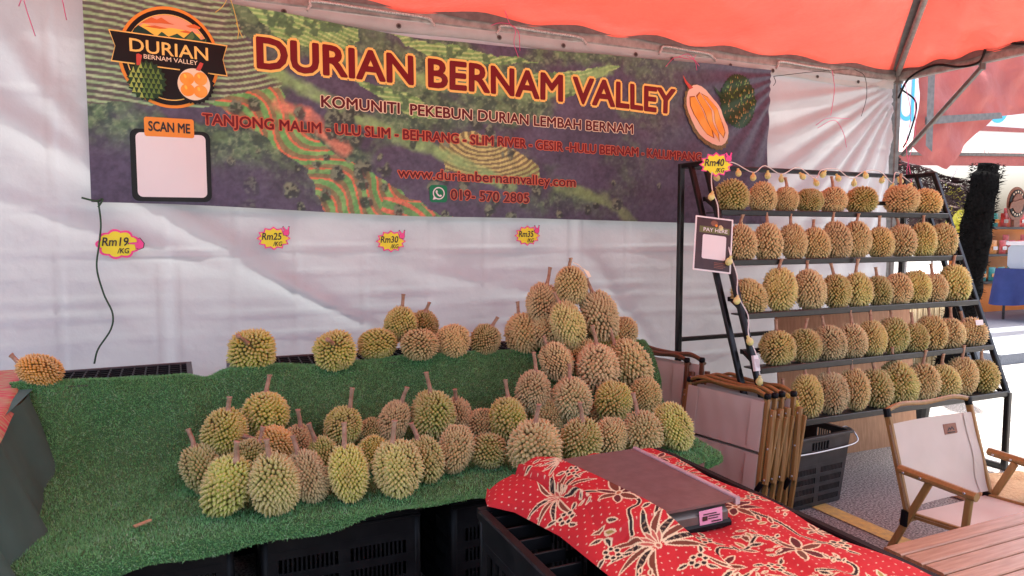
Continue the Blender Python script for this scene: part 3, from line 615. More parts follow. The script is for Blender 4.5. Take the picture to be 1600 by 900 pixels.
# ------------------------------------------------------------------ plastic crates
def wall_mb(mb, a, b, z0, z1, t, rows, nslot, inset=.05):
    """perforated crate wall from a to b (xy), rows of upright slots"""
    a = Vector((*a,0)); b = Vector((*b,0)); L = (b-a).length; d = (b-a)/L
    def seg(s0, s1, q0, q1, th=t):
        mb.bar(a+d*s0+Vector((0,0,(q0+q1)/2)), a+d*s1+Vector((0,0,(q0+q1)/2)), th, q1-q0, ch=.05)
    H_ = z1-z0; band = H_*.07; rh = (H_*.80-band*(rows+1))/rows; zt = z0+H_*.80
    seg(0, L, zt, z1); z = z0
    for r in range(rows+1):
        seg(0, L, z, z+band)
        if r < rows:
            for s0, s1 in ((0,inset),(L/2-.022,L/2+.022),(L-inset,L)): seg(s0, s1, z+band, z+band+rh)
            n = nslot//2
            for lo, hi in ((inset, L/2-.022),(L/2+.022, L-inset)):
                p = (hi-lo)/n
                for k in range(1, n): seg(lo+p*k-p*.22, lo+p*k+p*.22, z+band, z+band+rh, t*.7)
        z += band+rh
    return mb
def crate(label, w, d, h, m='black_plastic', base_top=False, rows=3, nslot=20, name='plastic_crate', group='black plastic crates'):
    t = thing(name, label, 'crate', (0,0,0), group); W, D = w/2, d/2
    for k, (a, b) in enumerate((((-W+.01,-D+.008),(W-.01,-D+.008)),((W-.008,-D+.01),(W-.008,D-.01)),((W-.01,D-.008),(-W+.01,D-.008)),((-W+.008,D-.01),(-W+.008,-D+.01)))):
        obj('side_wall', wall_mb(MB(), a, b, .012, h-.012, .010, rows, nslot if k % 2 == 0 else int(nslot*.7)//2*2), m, t, local=True)
    rim = MB(); zt = .014 if base_top else h-.014
    for s in (-1,1):
        rim.bar((-W,s*(D-.007),zt), (W,s*(D-.007),zt), .028, .028); rim.bar((s*(W-.007),-D+.0215,zt+.0005), (s*(W-.007),D-.0215,zt+.0005), .028, .028)
        rim.bar((-W+.004,s*(D-.002),zt-.03), (W-.004,s*(D-.002),zt-.03), .014, .010)
    obj('rim', rim, m, t, local=True)
    for sx in (-1,1):
        for sy in (-1,1): obj('corner_post', MB().tube([(sx*(W-.018),sy*(D-.018),.01),(sx*(W-.018),sy*(D-.018),h-.01)], .018, 8), m, t, local=True, smooth=True)
    zb = h-.012 if base_top else .012
    gb = MB()
    for k in range(1, 12): x = -W+w*k/12; gb.bar((x,-D+.01,zb-.001), (x,D-.01,zb-.001), .007, .018)
    for k in range(1, 8): y = -D+d*k/8; gb.bar((-W+.01,y,zb), (W-.01,y,zb), .007, .018)
    obj('base_grid', gb, m, t, local=True)['kind'] = 'stuff'
    if base_top:
        fr = MB()
        for s in (-1,1): fr.bar((-W,s*(D-.012),zb), (W,s*(D-.012),zb), .024, .024); fr.bar((s*(W-.012),-D+.024,zb), (s*(W-.012),D-.024,zb), .024, .024)
        obj('base_frame', fr, 'grey_plastic', t, local=True)
    return t
def put(o, loc, rz=0, label=None, group=None):
    o.location = loc; o.rotation_euler = (0,0,rz)
    if label: o['label'] = label
    if group: o['group'] = group
    return o
TB, TF = .860, .500
bc = crate('upturned black crate at the left end of the back row', .60, .42, .43, base_top=True, rows=3)
spots = [(-.33,'upturned black crate at the left end of the back row'),(.42,'upturned black crate under the two left back-row durians'),(1.03,'upturned black crate beneath the middle of the back row'),(1.64,'upturned black crate beneath the right end of the back row')]
for i, (x, lb) in enumerate(spots):
    o = bc if i == 0 else copy_tree(bc)
    put(o, (x,3.665,TB-.43), R((1.5,-2,1,-1)[i]), lb)
    o = put(copy_tree(bc), (x,3.665,0), 0, lb.replace('upturned black crate','lower black crate, stacked under the one')+' '*0)
    o['label'] = 'lower black crate of the stack '+('at the left end of the back row','under the two left back-row durians','beneath the middle of the back row','beneath the right end of the back row')[i]
fc = crate('dark slotted crate', .58, .42, TF-.02, rows=4, nslot=26)
for i, (x, lb) in enumerate(((-.20,'dark slotted crate under the left end of the turf ledge'),(.47,'dark slotted crate in the middle under the turf ledge, below the left heap'),(1.16,'dark slotted crate under the turf ledge just left of the red cloth'),(1.79,'dark slotted crate with its corner showing right of the pyramid'))):
    put(fc if i == 0 else copy_tree(fc), (x,2.76,0), R((0,-1.5,1.2,0)[i]), lb)
# ------------------------------------------------------------------ green turf mat over the crates
nu, nv = 200, 90
U = np.linspace(-.72,2.40,nu)
prof_s = np.linspace(0,1,nv)
def turf_xyz(x, s):
    """x along the stall, s 0 = back edge on top of the crates ... 1 = front hem; works on arrays"""
    left = sstep(.05,-.35,x); right = sstep(2.0,2.35,x)
    ytop = 3.455+.012*np.sin(x*9)+.01*np.sin(x*23); zt = TB+.014+.006*np.sin(x*7)-.035*np.exp(-((x-.03)/.06)**2)
    # control points (y,z) blended
    k = np.array([0,.10,.16,.46,.60,.70,.90,.93,1.0])
    hang = .02+.055*sstep(.3,-.3,x)+.018*np.sin(x*6)+.012*np.sin(x*17+1)
    Y = [ytop+.03, ytop, ytop-.035, 3.18-.12*left, 3.02-.18*left, 2.90-.18*left, 2.50-.04*left, 2.47-.05*left, 2.455-.06*left]
    Z = [zt, zt+.002, zt-.030, .60-.02*left, .525, TF+.012, TF+.012, TF+.0, TF-hang]
    y = np.zeros_like(x*s); z = np.zeros_like(x*s)
    for i in range(len(k)-1):
        m = (s >= k[i]) & (s <= k[i+1]); t = np.clip((s-k[i])/(k[i+1]-k[i]),0,1)
        y = np.where(m, Y[i]*(1-t)+Y[i+1]*t, y); z = np.where(m, Z[i]*(1-t)+Z[i+1]*t, z)
    mid = np.exp(-((s-.42)/.17)**2)
    f = .020*np.sin(x*11+s*6)+.020*np.sin(x*6.3-s*9+1)+.028*np.exp(-((x-.02+.5*(s-.2))/.05)**2)*sstep(.6,.2,s)
    y = y-f*mid*(1+.6*left)+.13*left*np.exp(-((s-.40)/.16)**2)-.05*np.exp(-((x+.55)/.07)**2)*np.exp(-((s-.45)/.2)**2); z = z+.012*np.sin(x*8+s*14)*mid*1.0
    z = z+.004*np.sin(x*19+s*31)+(fbm(x*5+20, s*7)-.47)*.022*sstep(.1,.25,s)
    xx = x-.28*right*s*sstep(.1,.8,s)+.10*left*s*1.2*sstep(-.3,-.72,x)
    return xx, y, z
def soft(A):
    for _ in range(2): A[:,1:-1] = (A[:,:-2]+2*A[:,1:-1]+A[:,2:])/4
    return A
Xg, Sg = np.meshgrid(U, prof_s, indexing='ij')
TX, TYy, TZz = turf_xyz(Xg, Sg); TYy = soft(TYy); TZz = soft(TZz)
turf = thing('turf_mat', 'green artificial grass mat draped over the two tiers of crates', 'turf mat', (.8,2.9,TF))
o3 = np.array(turf.location); TP = np.stack([TX,TYy,TZz],-1)
obj('backing', big_mesh('backing', TP.reshape(-1,3)-o3, grid_faces(nu,nv), smooth=True), 'turf_base', turf)
rs = np.random.RandomState(1); NB = 260000
fu = rs.rand(NB)*(nu-1.001); fv = rs.rand(NB)*(nv-1.001); iu = fu.astype(int); iv = fv.astype(int); a = (fu-iu)[:,None]; b = (fv-iv)[:,None]
Pb = (TP[iu,iv]*(1-a)+TP[iu+1,iv]*a)*(1-b)+(TP[iu,iv+1]*(1-a)+TP[iu+1,iv+1]*a)*b
du = TP[iu+1,iv]-TP[iu,iv]; dv = TP[iu,iv+1]-TP[iu,iv]; N = np.cross(dv, du); N /= np.linalg.norm(N,axis=1,keepdims=True)+1e-9
N = np.where((N[:,2:3]+(-N[:,1:2])*.8) < 0, -N, N)
tan = rs.randn(NB,3); tan -= N*(tan*N).sum(1,keepdims=True); tan /= np.linalg.norm(tan,axis=1,keepdims=True)
ln = (.007+.006*rs.rand(NB))[:,None]; lean = rs.randn(NB,3)*.55; tip = N+lean; tip -= 0; tip /= np.linalg.norm(tip,axis=1,keepdims=True)
wd = .0016
V = np.stack([Pb-tan*wd, Pb+tan*wd, Pb+tip*ln], 1).reshape(-1,3)-o3
base = np.array([.19,.46,.17]); cc = base*(.55+.9*rs.rand(NB,1))*np.array([1,1,1])+rs.rand(NB,1)*np.array([.03,.03,.008])
cc[rs.rand(NB) < .10] = (.40,.60,.36)
obj('grass_blades', big_mesh('grass_blades', V, np.arange(NB*3).reshape(-1,3), np.repeat(cc,3,0)), 'turf_blade', turf, kind='stuff')
scrap = tag(obj('cardboard_scrap', MB().bar((-.215,2.60,TF+.035),(-.165,2.625,TF+.04),.016,.006), 'cardboard'), 'small torn strip of brown card lying on the empty turf', 'scrap')
def turf_z(x, y):
    d = (TX-x)**2+(TYy-y)**2; i = np.unravel_index(np.argmin(d), d.shape); return float(TZz[i])
scrap.location.z += turf_z(-.19,2.61)-TF-.02
# ------------------------------------------------------------------ durians
def husk_mesh(seed, n=600, egg=.06, lobes=5):
    r_ = np.random.RandomState(seed); i = np.arange(n)+.5; ph = np.arccos(1-2*i/n); th = math.pi*(1+5**.5)*i
    ph = ph+r_.randn(n)*.018; th = th+r_.randn(n)*.02/np.maximum(np.sin(ph),.2)
    off_ = r_.rand()*6; a1, a2 = r_.rand(2)*6
    def rad(ph, th):
        lob = (.5+.5*np.cos(lobes*th+off_))**3
        return .5*(1-.095*lob*np.sin(ph)**1.2)*(1-egg*np.cos(ph))*(1+.055*np.sin(th+a1)*np.sin(ph)+.05*np.sin(2*th+a2)*np.sin(ph)*np.cos(ph)*2)
    def pos(ph, th, e=0):
        q = rad(ph, th)+e; return np.stack([q*np.sin(ph)*np.cos(th), q*np.sin(ph)*np.sin(th), q*np.cos(ph)], -1)
    V = []; F3 = []; F4 = []; tip = []
    # body
    nb, mb_ = 20, 28; P_, T_ = np.meshgrid(np.linspace(.02,math.pi-.02,nb), np.linspace(0,2*math.pi,mb_,endpoint=False), indexing='ij')
    B = pos(P_, T_, -.042).reshape(-1,3); V.append(B); tip += [0]*len(B)
    for a in range(nb-1):
        for b in range(mb_): F4.append((a*mb_+b, (a+1)*mb_+b, (a+1)*mb_+(b+1) % mb_, a*mb_+(b+1) % mb_))
    o = len(B); C_ = pos(ph, th, -.036); K = 6
    e = .01; nrm = np.cross(pos(ph+e, th)-pos(ph-e, th), pos(ph, th+e)-pos(ph, th-e)); nrm /= np.linalg.norm(nrm,axis=1,keepdims=True)
    tu = np.cross(nrm, [0.3,.2,.9]); tu /= np.linalg.norm(tu,axis=1,keepdims=True); tv = np.cross(nrm, tu)
    sz = (1-.35*np.exp(-((ph)/.35)**2)-.3*np.exp(-((math.pi-ph)/.3)**2))*r_.uniform(.88,1.12,n)
    rb = math.sqrt(math.pi/n/.866)*.60*sz; h = .100*sz*r_.uniform(.8,1.2,n); ro = r_.rand(n)*6
    lean = r_.randn(n,2)*.010
    for k in range(K):
        aa = ro+2*math.pi*k/K; d_ = tu*np.cos(aa)[:,None]+tv*np.sin(aa)[:,None]
        V.append(C_+d_*rb[:,None]); V.append(C_+d_*(rb*.46)[:,None]+nrm*(h*.50)[:,None])
    V.append(C_+nrm*h[:,None]+tu*lean[:,:1]+tv*lean[:,1:])
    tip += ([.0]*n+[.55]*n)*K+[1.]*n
    for k in range(K):
        k2 = (k+1) % K
        for q in range(n):
            a, b, a2_, b2 = o+2*k*n+q, o+2*k2*n+q, o+(2*k+1)*n+q, o+(2*k2+1)*n+q
            F4.append((a, b, b2, a2_)); F3.append((a2_, b2, o+2*K*n+q))
    me = bpy.data.meshes.new('husk'); me.from_pydata(np.concatenate(V).tolist(), [], F4+F3)
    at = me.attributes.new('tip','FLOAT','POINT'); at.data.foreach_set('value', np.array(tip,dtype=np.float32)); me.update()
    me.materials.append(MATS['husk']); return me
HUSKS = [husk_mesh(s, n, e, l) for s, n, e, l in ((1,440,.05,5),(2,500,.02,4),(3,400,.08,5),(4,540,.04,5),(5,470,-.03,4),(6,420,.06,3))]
def stem_mesh(seed):
    r_ = random.Random(seed); L = r_.uniform(.055,.085); bx = r_.uniform(-.012,.012)
    mb = MB().tube(smooth_pts([(0,0,-.02),(0,0,.0),(bx*.4,0,L*.4),(bx,.3*bx,L*.85),(bx*1.1,.3*bx,L)],3), [.013,.012,.011,.0085,.0075,.007,.007,.0068,.0068,.007,.008,.0088,.009], 9)
    me = mesh('stem', mb.v, mb.f, True); me.materials.append(MATS['stem']); return me
STEMS = [stem_mesh(s) for s in range(5)]
CRIGHT = Vector((math.cos(R(24)),-math.sin(R(24)),0)); CFWD = Vector((math.sin(R(24)),math.cos(R(24)),0))
PAL = {'g': (.54,.54,.10), 'gt': (.60,.54,.155), 'g2': (.37,.35,.09), 't': (.58,.465,.20), 'o': (.70,.37,.045), 'y': (.62,.58,.09)}
dcount = [0]
def durian(x, y, z, wd, ht, roll, stem, colr, label, group, lean=None, slen=1.0):
    dcount[0] += 1; r_ = random.Random(dcount[0]*17+3)
    if stem == 2: ax = (-CFWD*.86+Vector((0,0,.5))+CRIGHT*r_.uniform(-.1,.1)).normalized(); hh = wd*.95
    else:
        ln = r_.uniform(-.22,.18) if lean is None else lean
        ax = (Vector((0,0,1))*math.cos(R(roll))+CRIGHT*math.sin(R(roll))-CFWD*ln).normalized(); hh = ht
        if 60 < abs(roll) < 120: wd, hh = ht, wd
        elif 20 <= abs(roll) <= 60: hh = ht*1.06; wd = wd*.94
    q = ax.to_track_quat('Z','Y') @ Quaternion((0,0,1), r_.uniform(0,6.28))
    ext = .5*math.sqrt((hh*ax.z)**2+(wd*wd)*(1-ax.z**2))
    t = thing('durian', label, 'durian', (x,y,z-ext), group)
    k = 1.0
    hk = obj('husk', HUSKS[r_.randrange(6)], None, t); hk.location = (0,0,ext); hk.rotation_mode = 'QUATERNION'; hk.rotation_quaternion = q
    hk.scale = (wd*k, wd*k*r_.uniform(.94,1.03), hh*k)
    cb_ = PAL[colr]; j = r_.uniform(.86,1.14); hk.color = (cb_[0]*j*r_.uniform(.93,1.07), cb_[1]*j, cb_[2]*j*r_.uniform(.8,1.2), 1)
    if stem:
        s = obj('stem', STEMS[r_.randrange(5)], None, t); s.location = Vector((0,0,ext))+ax*(hh*.485); s.rotation_mode = 'QUATERNION'
        a2 = (ax+Vector((0,0,.3))).normalized() if stem == 1 else ax
        s.rotation_quaternion = a2.to_track_quat('Z','Y') @ Quaternion((0,0,1), r_.uniform(0,6.28)); f = r_.uniform(.8,1.1)*slen; s.scale = (1.3,1.3,f)
    return t
G1, G2, G3 = 'durians on the back row of crates', 'durians heaped on the front of the turf', 'durians in the tall pyramid'
HEAP = [
 (-0.612,3.493,0.925,0.174,0.134,-65,1,'o',G1,'orange-brown durian lying alone at the far left on the back crate'),
 (0.236,3.535,0.948,0.212,0.182,0,2,'g',G1,'green durian with stem towards the viewer, second from the left on the back row'),
 (0.602,3.449,0.939,0.198,0.164,0,2,'g',G1,'green durian with stem towards the viewer, third from the left on the back row'),
 (0.821,3.531,0.938,0.194,0.162,-100,0,'g',G1,'stemless green durian on its side, left of the small stacked pair'),
 (0.979,3.660,1.023,0.173,0.187,8,1,'g',G1,'green durian with upright stem balanced on top of the back-row durians'),
 (1.136,3.760,0.992,0.163,0.177,12,1,'g2',G1,'half-hidden durian with tall stem behind the balanced one on the back row'),
 (1.023,3.450,0.934,0.185,0.152,180,0,'t',G1,'pale tan durian on the back row under the balanced pair'),
 (1.206,3.463,0.944,0.173,0.173,180,0,'t',G1,'round pale tan durian on the back row right of the balanced pair'),
 (1.398,3.483,0.936,0.164,0.157,25,1,'g2',G1,'small olive durian with short tilted stem at the right of the back row'),
 (1.615,3.473,0.966,0.195,0.219,-15,1,'t',G1,'tan durian leaning left where the back row meets the pyramid'),
 (0.251,3.100,0.755,0.196,0.177,-2,1,'g',G2,'round green durian with upright stem crowning the left heap'),
 (0.086,2.980,0.715,0.167,0.192,8,1,'g',G2,'yellow-green durian high on the left side of the left heap'),
 (0.000,2.913,0.605,0.142,0.181,-25,1,'g2',G2,'dark olive durian with left-leaning stem, leftmost on the turf'),
 (0.075,2.637,0.619,0.176,0.209,22,1,'g',G2,'large green durian with right-leaning stem at the front left of the left heap'),
 (0.231,2.562,0.622,0.171,0.216,-10,1,'gt',G2,'large green and tan oval durian, front centre of the left heap'),
 (0.261,2.860,0.678,0.150,0.132,-75,1,'o',G2,'bright orange durian lying sideways in the left heap'),
 (0.368,3.020,0.634,0.134,0.139,10,1,'t',G2,'small brown durian behind the orange one in the left heap'),
 (0.353,2.646,0.607,0.137,0.187,-25,1,'t',G2,'brown durian at the right foot of the left heap'),
 (0.165,2.840,0.643,0.135,0.147,30,1,'g2',G2,'dark durian wedged behind the two front durians of the left heap'),
 (0.558,3.020,0.681,0.151,0.164,18,1,'g',G2,'small green durian with right-leaning stem atop the start of the middle heap'),
 (0.456,2.907,0.596,0.125,0.162,-25,1,'g',G2,'small green durian between the left heap and the tall middle-front durian'),
 (0.492,2.586,0.619,0.151,0.210,-10,1,'g',G2,'tall green durian at the front left of the middle heap'),
 (0.635,2.840,0.608,0.131,0.131,0,0,'y',G2,'yellow-green durian mostly hidden between the two front durians of the middle heap'),
 (0.684,3.050,0.625,0.118,0.129,0,0,'g2',G2,'small hidden durian at the back of the middle heap'),
 (0.780,3.020,0.678,0.141,0.175,20,1,'t',G2,'narrow olive-brown durian with right-leaning stem on the middle heap'),
 (0.669,2.564,0.621,0.178,0.214,-8,1,'gt',G2,'large yellow-green and tan durian at the front centre of the middle heap'),
 (0.944,3.000,0.692,0.189,0.223,-3,1,'g',G2,'big green durian with the tallest stem on top of the middle heap'),
 (1.104,3.100,0.637,0.138,0.186,-5,1,'t',G2,'brown durian half behind the tall-stemmed green one of the middle heap'),
 (0.809,2.669,0.608,0.138,0.189,-18,1,'gt',G2,'tan and green durian with left-leaning stem right of the middle front durian'),
 (0.953,2.718,0.612,0.137,0.195,10,0,'t',G2,'stemless tan oval durian at the right of the middle heap'),
 (1.207,3.050,0.595,0.144,0.168,0,0,'t',G2,'brown durian peeking out between the middle heap and the pyramid'),
 (1.306,2.980,0.644,0.176,0.206,0,1,'g',G2,'round green durian with upright stem at the left foot of the pyramid'),
 (1.104,2.712,0.586,0.151,0.143,90,0,'g2',G2,'small stemless olive durian lying left of the big pale front durian'),
 (1.256,2.581,0.627,0.211,0.227,0,1,'t',G2,'largest pale tan durian with upright stem, just behind the red cloth'),
 (1.496,2.637,0.611,0.183,0.194,5,1,'g2',G3,'olive durian in the pyramid bottom row behind the scale plate'),
 (1.675,2.659,0.600,0.143,0.171,0,0,'t',G3,'small stemless tan durian third in the pyramid bottom row'),
 (1.809,2.612,0.614,0.160,0.201,-18,1,'t',G3,'tan durian tilted left in the pyramid bottom row, second from the right'),
 (1.970,2.614,0.622,0.170,0.216,-30,0,'g',G3,'yellow-green durian at the right end of the pyramid bottom row'),
 (1.460,3.020,0.749,0.172,0.205,5,1,'t',G3,'brown durian with stem at the left of the pyramid second row'),
 (1.620,2.940,0.716,0.187,0.208,-5,1,'t',G3,'round pale durian with short stem at the centre of the pyramid second row'),
 (1.857,2.940,0.681,0.183,0.201,10,0,'g',G3,'stemless yellow-green durian in the pyramid second row'),
 (2.082,3.000,0.671,0.164,0.177,0,0,'t',G3,'brown durian at the right end of the pyramid second row'),
 (1.518,2.980,0.631,0.153,0.165,-20,1,'t',G3,'hidden durian with left-leaning stem behind the largest pale one'),
 (1.803,3.020,0.584,0.166,0.173,0,0,'t',G3,'hidden durian in the dark middle of the pyramid lower half'),
 (1.655,3.160,0.857,0.165,0.185,-32,1,'t',G3,'brown durian with left-leaning stem at the left of the pyramid third row'),
 (1.849,3.240,0.857,0.169,0.189,0,0,'t',G3,'half-hidden pale durian in the middle of the pyramid third row'),
 (1.850,3.080,0.833,0.205,0.240,-5,1,'t',G3,'large round tan durian with stem at the centre of the pyramid'),
 (2.073,3.140,0.819,0.210,0.264,-35,1,'t',G3,'large oval tan durian leaning left at the right of the pyramid third row'),
 (1.765,3.260,1.032,0.184,0.235,-20,1,'gt',G3,'olive oval durian below the topmost one of the pyramid'),
 (1.981,3.280,1.064,0.200,0.262,-20,1,'t',G3,'large tan oval durian leaning left near the top right of the pyramid'),
 (2.172,3.360,0.956,0.165,0.172,0,0,'t',G3,'brown durian at the upper right edge, half behind the pyramid'),
 (2.027,3.300,0.902,0.168,0.174,0,0,'g',G3,'green durian glimpsed behind the pyramid upper middle'),
 (1.710,3.400,0.991,0.166,0.186,0,0,'t',G3,'hidden durian behind the upper left of the pyramid'),
 (1.960,3.400,0.938,0.163,0.177,0,0,'t',G3,'hidden durian behind the top centre of the pyramid'),
 (1.703,3.420,1.135,0.162,0.207,14,1,'t',G3,'brown durian just left of the topmost one of the pyramid'),
 (1.843,3.360,1.219,0.183,0.207,-5,1,'t',G3,'topmost durian of the pyramid with a paper tag on its stem'),
]
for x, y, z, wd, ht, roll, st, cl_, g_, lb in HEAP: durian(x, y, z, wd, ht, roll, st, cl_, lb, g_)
# paper tag on the topmost durian
tag(obj('paper_tag', MB().plate([(1.868,3.275,1.318),(1.90,3.268,1.300),(1.912,3.262,1.272),(1.895,3.262,1.268)], (-.3,-.95,.1), .002).tube(smooth_pts([(1.84,3.33,1.345),(1.855,3.30,1.335),(1.87,3.275,1.312)],4), .002, 5), 'p_cream'), 'small cream paper tag tied to the topmost pyramid durian', 'tag')
# ------------------------------------------------------------------ black display rack
RX0, RX1 = 2.70, 4.66
SH = [(3.214,1.625),(3.104,1.345),(2.985,1.06),(2.875,.78),(2.774,.50)]
rack = thing('display_rack', 'black steel five-shelf rack sloping back, filled with durians', 'rack', (3.68,3.15,0))
for x in (RX0, RX1):
    obj('slanted_rail', MB().bar((x,3.325,1.905), (x,2.765,.475), .032, .032, up=(0,1,0)), 'black_metal', rack)
    obj('slanted_rail', MB().bar((x,3.455,1.903), (x,2.905,.477), .032, .028, up=(0,1,0)), 'black_metal', rack)
    obj('post', MB().bar((x,3.545,0), (x,3.545,1.92), .034, .034, up=(0,1,0)), 'black_metal', rack)
    obj('front_leg', MB().bar((x,2.765,0), (x,2.765,.50), .034, .034, up=(0,1,0)), 'black_metal', rack)
    obj('side_bar', MB().bar((x+.001,2.78,.478), (x+.001,3.53,.478), .030, .030), 'black_metal', rack)
    obj('side_bar', MB().bar((x+.001,3.31,1.906), (x+.001,3.53,1.906), .030, .030), 'black_metal', rack)
    obj('foot_bar', MB().bar((x+.001,2.78,.02), (x+.001,3.53,.02), .030, .034), 'black_metal', rack)
obj('top_bar', MB().bar((RX0,3.545,1.906), (RX1,3.545,1.906), .030, .030), 'black_metal', rack)
obj('rear_bar', MB().bar((RX0,3.546,.85), (RX1,3.546,.85), .026, .026), 'black_metal', rack)
for y, z in SH:
    obj('front_bar', MB().bar((RX0+.016,y-.006,z-.006), (RX1-.016,y-.006,z-.006), .024, .034), 'black_metal', rack)
    obj('back_bar', MB().bar((RX0+.016,y+.135,z+.075), (RX1-.016,y+.135,z+.075), .022, .026), 'black_metal', rack)
    obj('ledge', MB().box(RX0+.02,RX1-.02,y+.007,y+.118,z-.010,z-.002), 'grey_plastic', rack)
    for x in (RX0+.03, RX1-.03): obj('shelf_bracket', MB().bar((x,y,z-.004), (x,y+.13,z+.072), .020, .022), 'black_metal', rack)
RACK = [
 [(2.871,.201,.188,0),(3.093,.159,.186,0),(3.279,.142,.162,1),(3.471,.158,.158,0),(3.676,.165,.168,1),(3.923,.193,.175,0),(4.315,.212,.205,1),(4.555,.190,.185,0)],
 [(2.845,.165,.216,1),(3.038,.162,.227,1),(3.238,.158,.218,1),(3.411,.158,.201,1),(3.585,.174,.236,1),(3.766,.170,.232,1),(3.966,.158,.205,1),(4.168,.173,.22,1),(4.376,.178,.23,1),(4.572,.178,.232,0)],
 [(2.815,.19,.198,1),(3.036,.188,.25,1),(3.256,.168,.233,1),(3.470,.159,.205,1),(3.640,.161,.215,1),(3.825,.146,.192,1),(3.993,.160,.195,0),(4.165,.168,.212,0),(4.334,.151,.194,1),(4.545,.186,.252,1)],
 [(2.922,.184,.191,1),(3.120,.175,.188,1),(3.297,.171,.205,1),(3.490,.168,.202,1),(3.650,.160,.212,1),(3.822,.170,.216,1),(4.005,.156,.183,1),(4.176,.176,.216,1),(4.355,.167,.197,1),(4.555,.176,.178,1)],
 [(2.862,.154,.150,1),(3.030,.163,.236,1),(3.219,.173,.233,1),(3.396,.156,.233,1),(3.581,.173,.228,1),(3.778,.200,.26,1),(3.984,.180,.223,1),(4.165,.172,.212,1),(4.335,.168,.238,1),(4.545,.178,.21,1)]]
ORD = ['leftmost','second from the left','third from the left','fourth from the left','fifth from the left','sixth from the left','seventh from the left','eighth from the left','second from the right','rightmost']
SHN = ['top','second','third','fourth','lowest']
rr_ = random.Random(11)
for i, row in enumerate(RACK):
    y, z = SH[i]; n = len(row)
    for j, (x, wd, ht, st) in enumerate(row):
        nm = ORD[j] if j < n-2 else ORD[8+j-(n-2)]
        if n == 8 and j == 6: nm = 'second from the right'
        cl_ = (('g2','t','t','g2','t','g2','t','t'), ('t','t','t','t','t','t','t','t','gt','t'), ('t','gt','t','g2','gt','g2','t','gt','t','gt'), ('gt','g2','t','t','gt','g2','g2','t','t','t'), ('y','gt','t','t','g2','gt','t','gt','t','g2'))[i][j]
        look = {'g2':'dark olive','t':'tan brown','gt':'yellow-green','y':'yellow'}[cl_]
        roll = rr_.uniform(-9,3) if i else rr_.uniform(-4,4)
        if (i, j) == (2,0): roll = -38
        if (i, j) == (3,9): roll = -32
        if (i, j) in ((3,2),(4,5)): roll = -14
        ax = math.cos(R(roll))
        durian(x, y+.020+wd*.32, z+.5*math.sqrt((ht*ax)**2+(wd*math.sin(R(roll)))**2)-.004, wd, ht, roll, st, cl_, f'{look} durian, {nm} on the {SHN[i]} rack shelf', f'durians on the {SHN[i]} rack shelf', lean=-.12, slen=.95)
tag(obj('paper_tag', MB().plate([(4.49,2.885,.955),(4.535,2.868,.957),(4.535,2.862,.925),(4.49,2.879,.922)], (.2,-.95,.2), .002), 'paper_white'), 'small white paper tag on the rightmost durian of the fourth shelf', 'tag')
# string of lights
lt = thing('string_lights', 'string of small pale yellow bulbs wound along the rack top and left rail', 'string lights', (2.7,3.3,1.9))
cord = [(4.62,3.49,1.86),(4.52,3.53,1.93),(4.45,3.50,1.85),(4.36,3.53,1.93),(4.20,3.52,1.925),(4.05,3.50,1.87),(3.95,3.53,1.93),(3.8,3.52,1.92),(3.72,3.50,1.86),(3.6,3.53,1.93),(3.45,3.52,1.88),(3.32,3.53,1.93),(3.2,3.50,1.88),(3.08,3.53,1.935),(2.98,3.50,1.93),(2.88,3.50,1.87),(2.78,3.36,1.90),(2.70,3.29,1.83),(2.685,3.26,1.74),(2.69,3.22,1.66),(2.68,3.19,1.56),(2.70,3.15,1.47),(2.685,3.10,1.38),(2.70,3.06,1.27),(2.68,3.03,1.17),(2.71,2.98,1.06),(2.69,2.95,.96),(2.70,2.90,.86),(2.69,2.86,.76)]
obj('cord', MB().tube(smooth_pts([(x,y-.02,z) for x,y,z in cord],5), .0035, 5), 'cord_white', lt, smooth=True)
bm_ = MB().lathe([(.003,.012),(.006,.010),(.006,.002),(.012,-.004),(.0155,-.014),(.014,-.024),(.008,-.031),(.001,-.033)], n=10)
bme = mesh('bulb', bm_.v, bm_.f, True); bme.materials.append(MATS['bulb'])
for i, p in enumerate(cord):
    if i in (1,3,6,9,11,13): dz = -.045
    elif i in (16,18,20,22,24,26,28) or i < 16: dz = -.015
    else: continue
    o = obj('bulb', bme, None, lt); o.location = Vector((p[0]+(.012 if i % 2 else -.014), p[1]-.035, p[2]+dz))-lt.location; o.rotation_euler = (rr_.uniform(-.5,.5), rr_.uniform(-.6,.6), 0); o.scale = (1.25,)*3
tag(obj('power_adapter', MB().bar((2.675,2.865,.86),(2.675,2.845,.78),.035,.02).bar((2.672,2.842,.845),(2.672,2.842,.80),.025,.006), 'paper_white'), 'small white plug adapter hanging on the left rack rail', 'adapter')
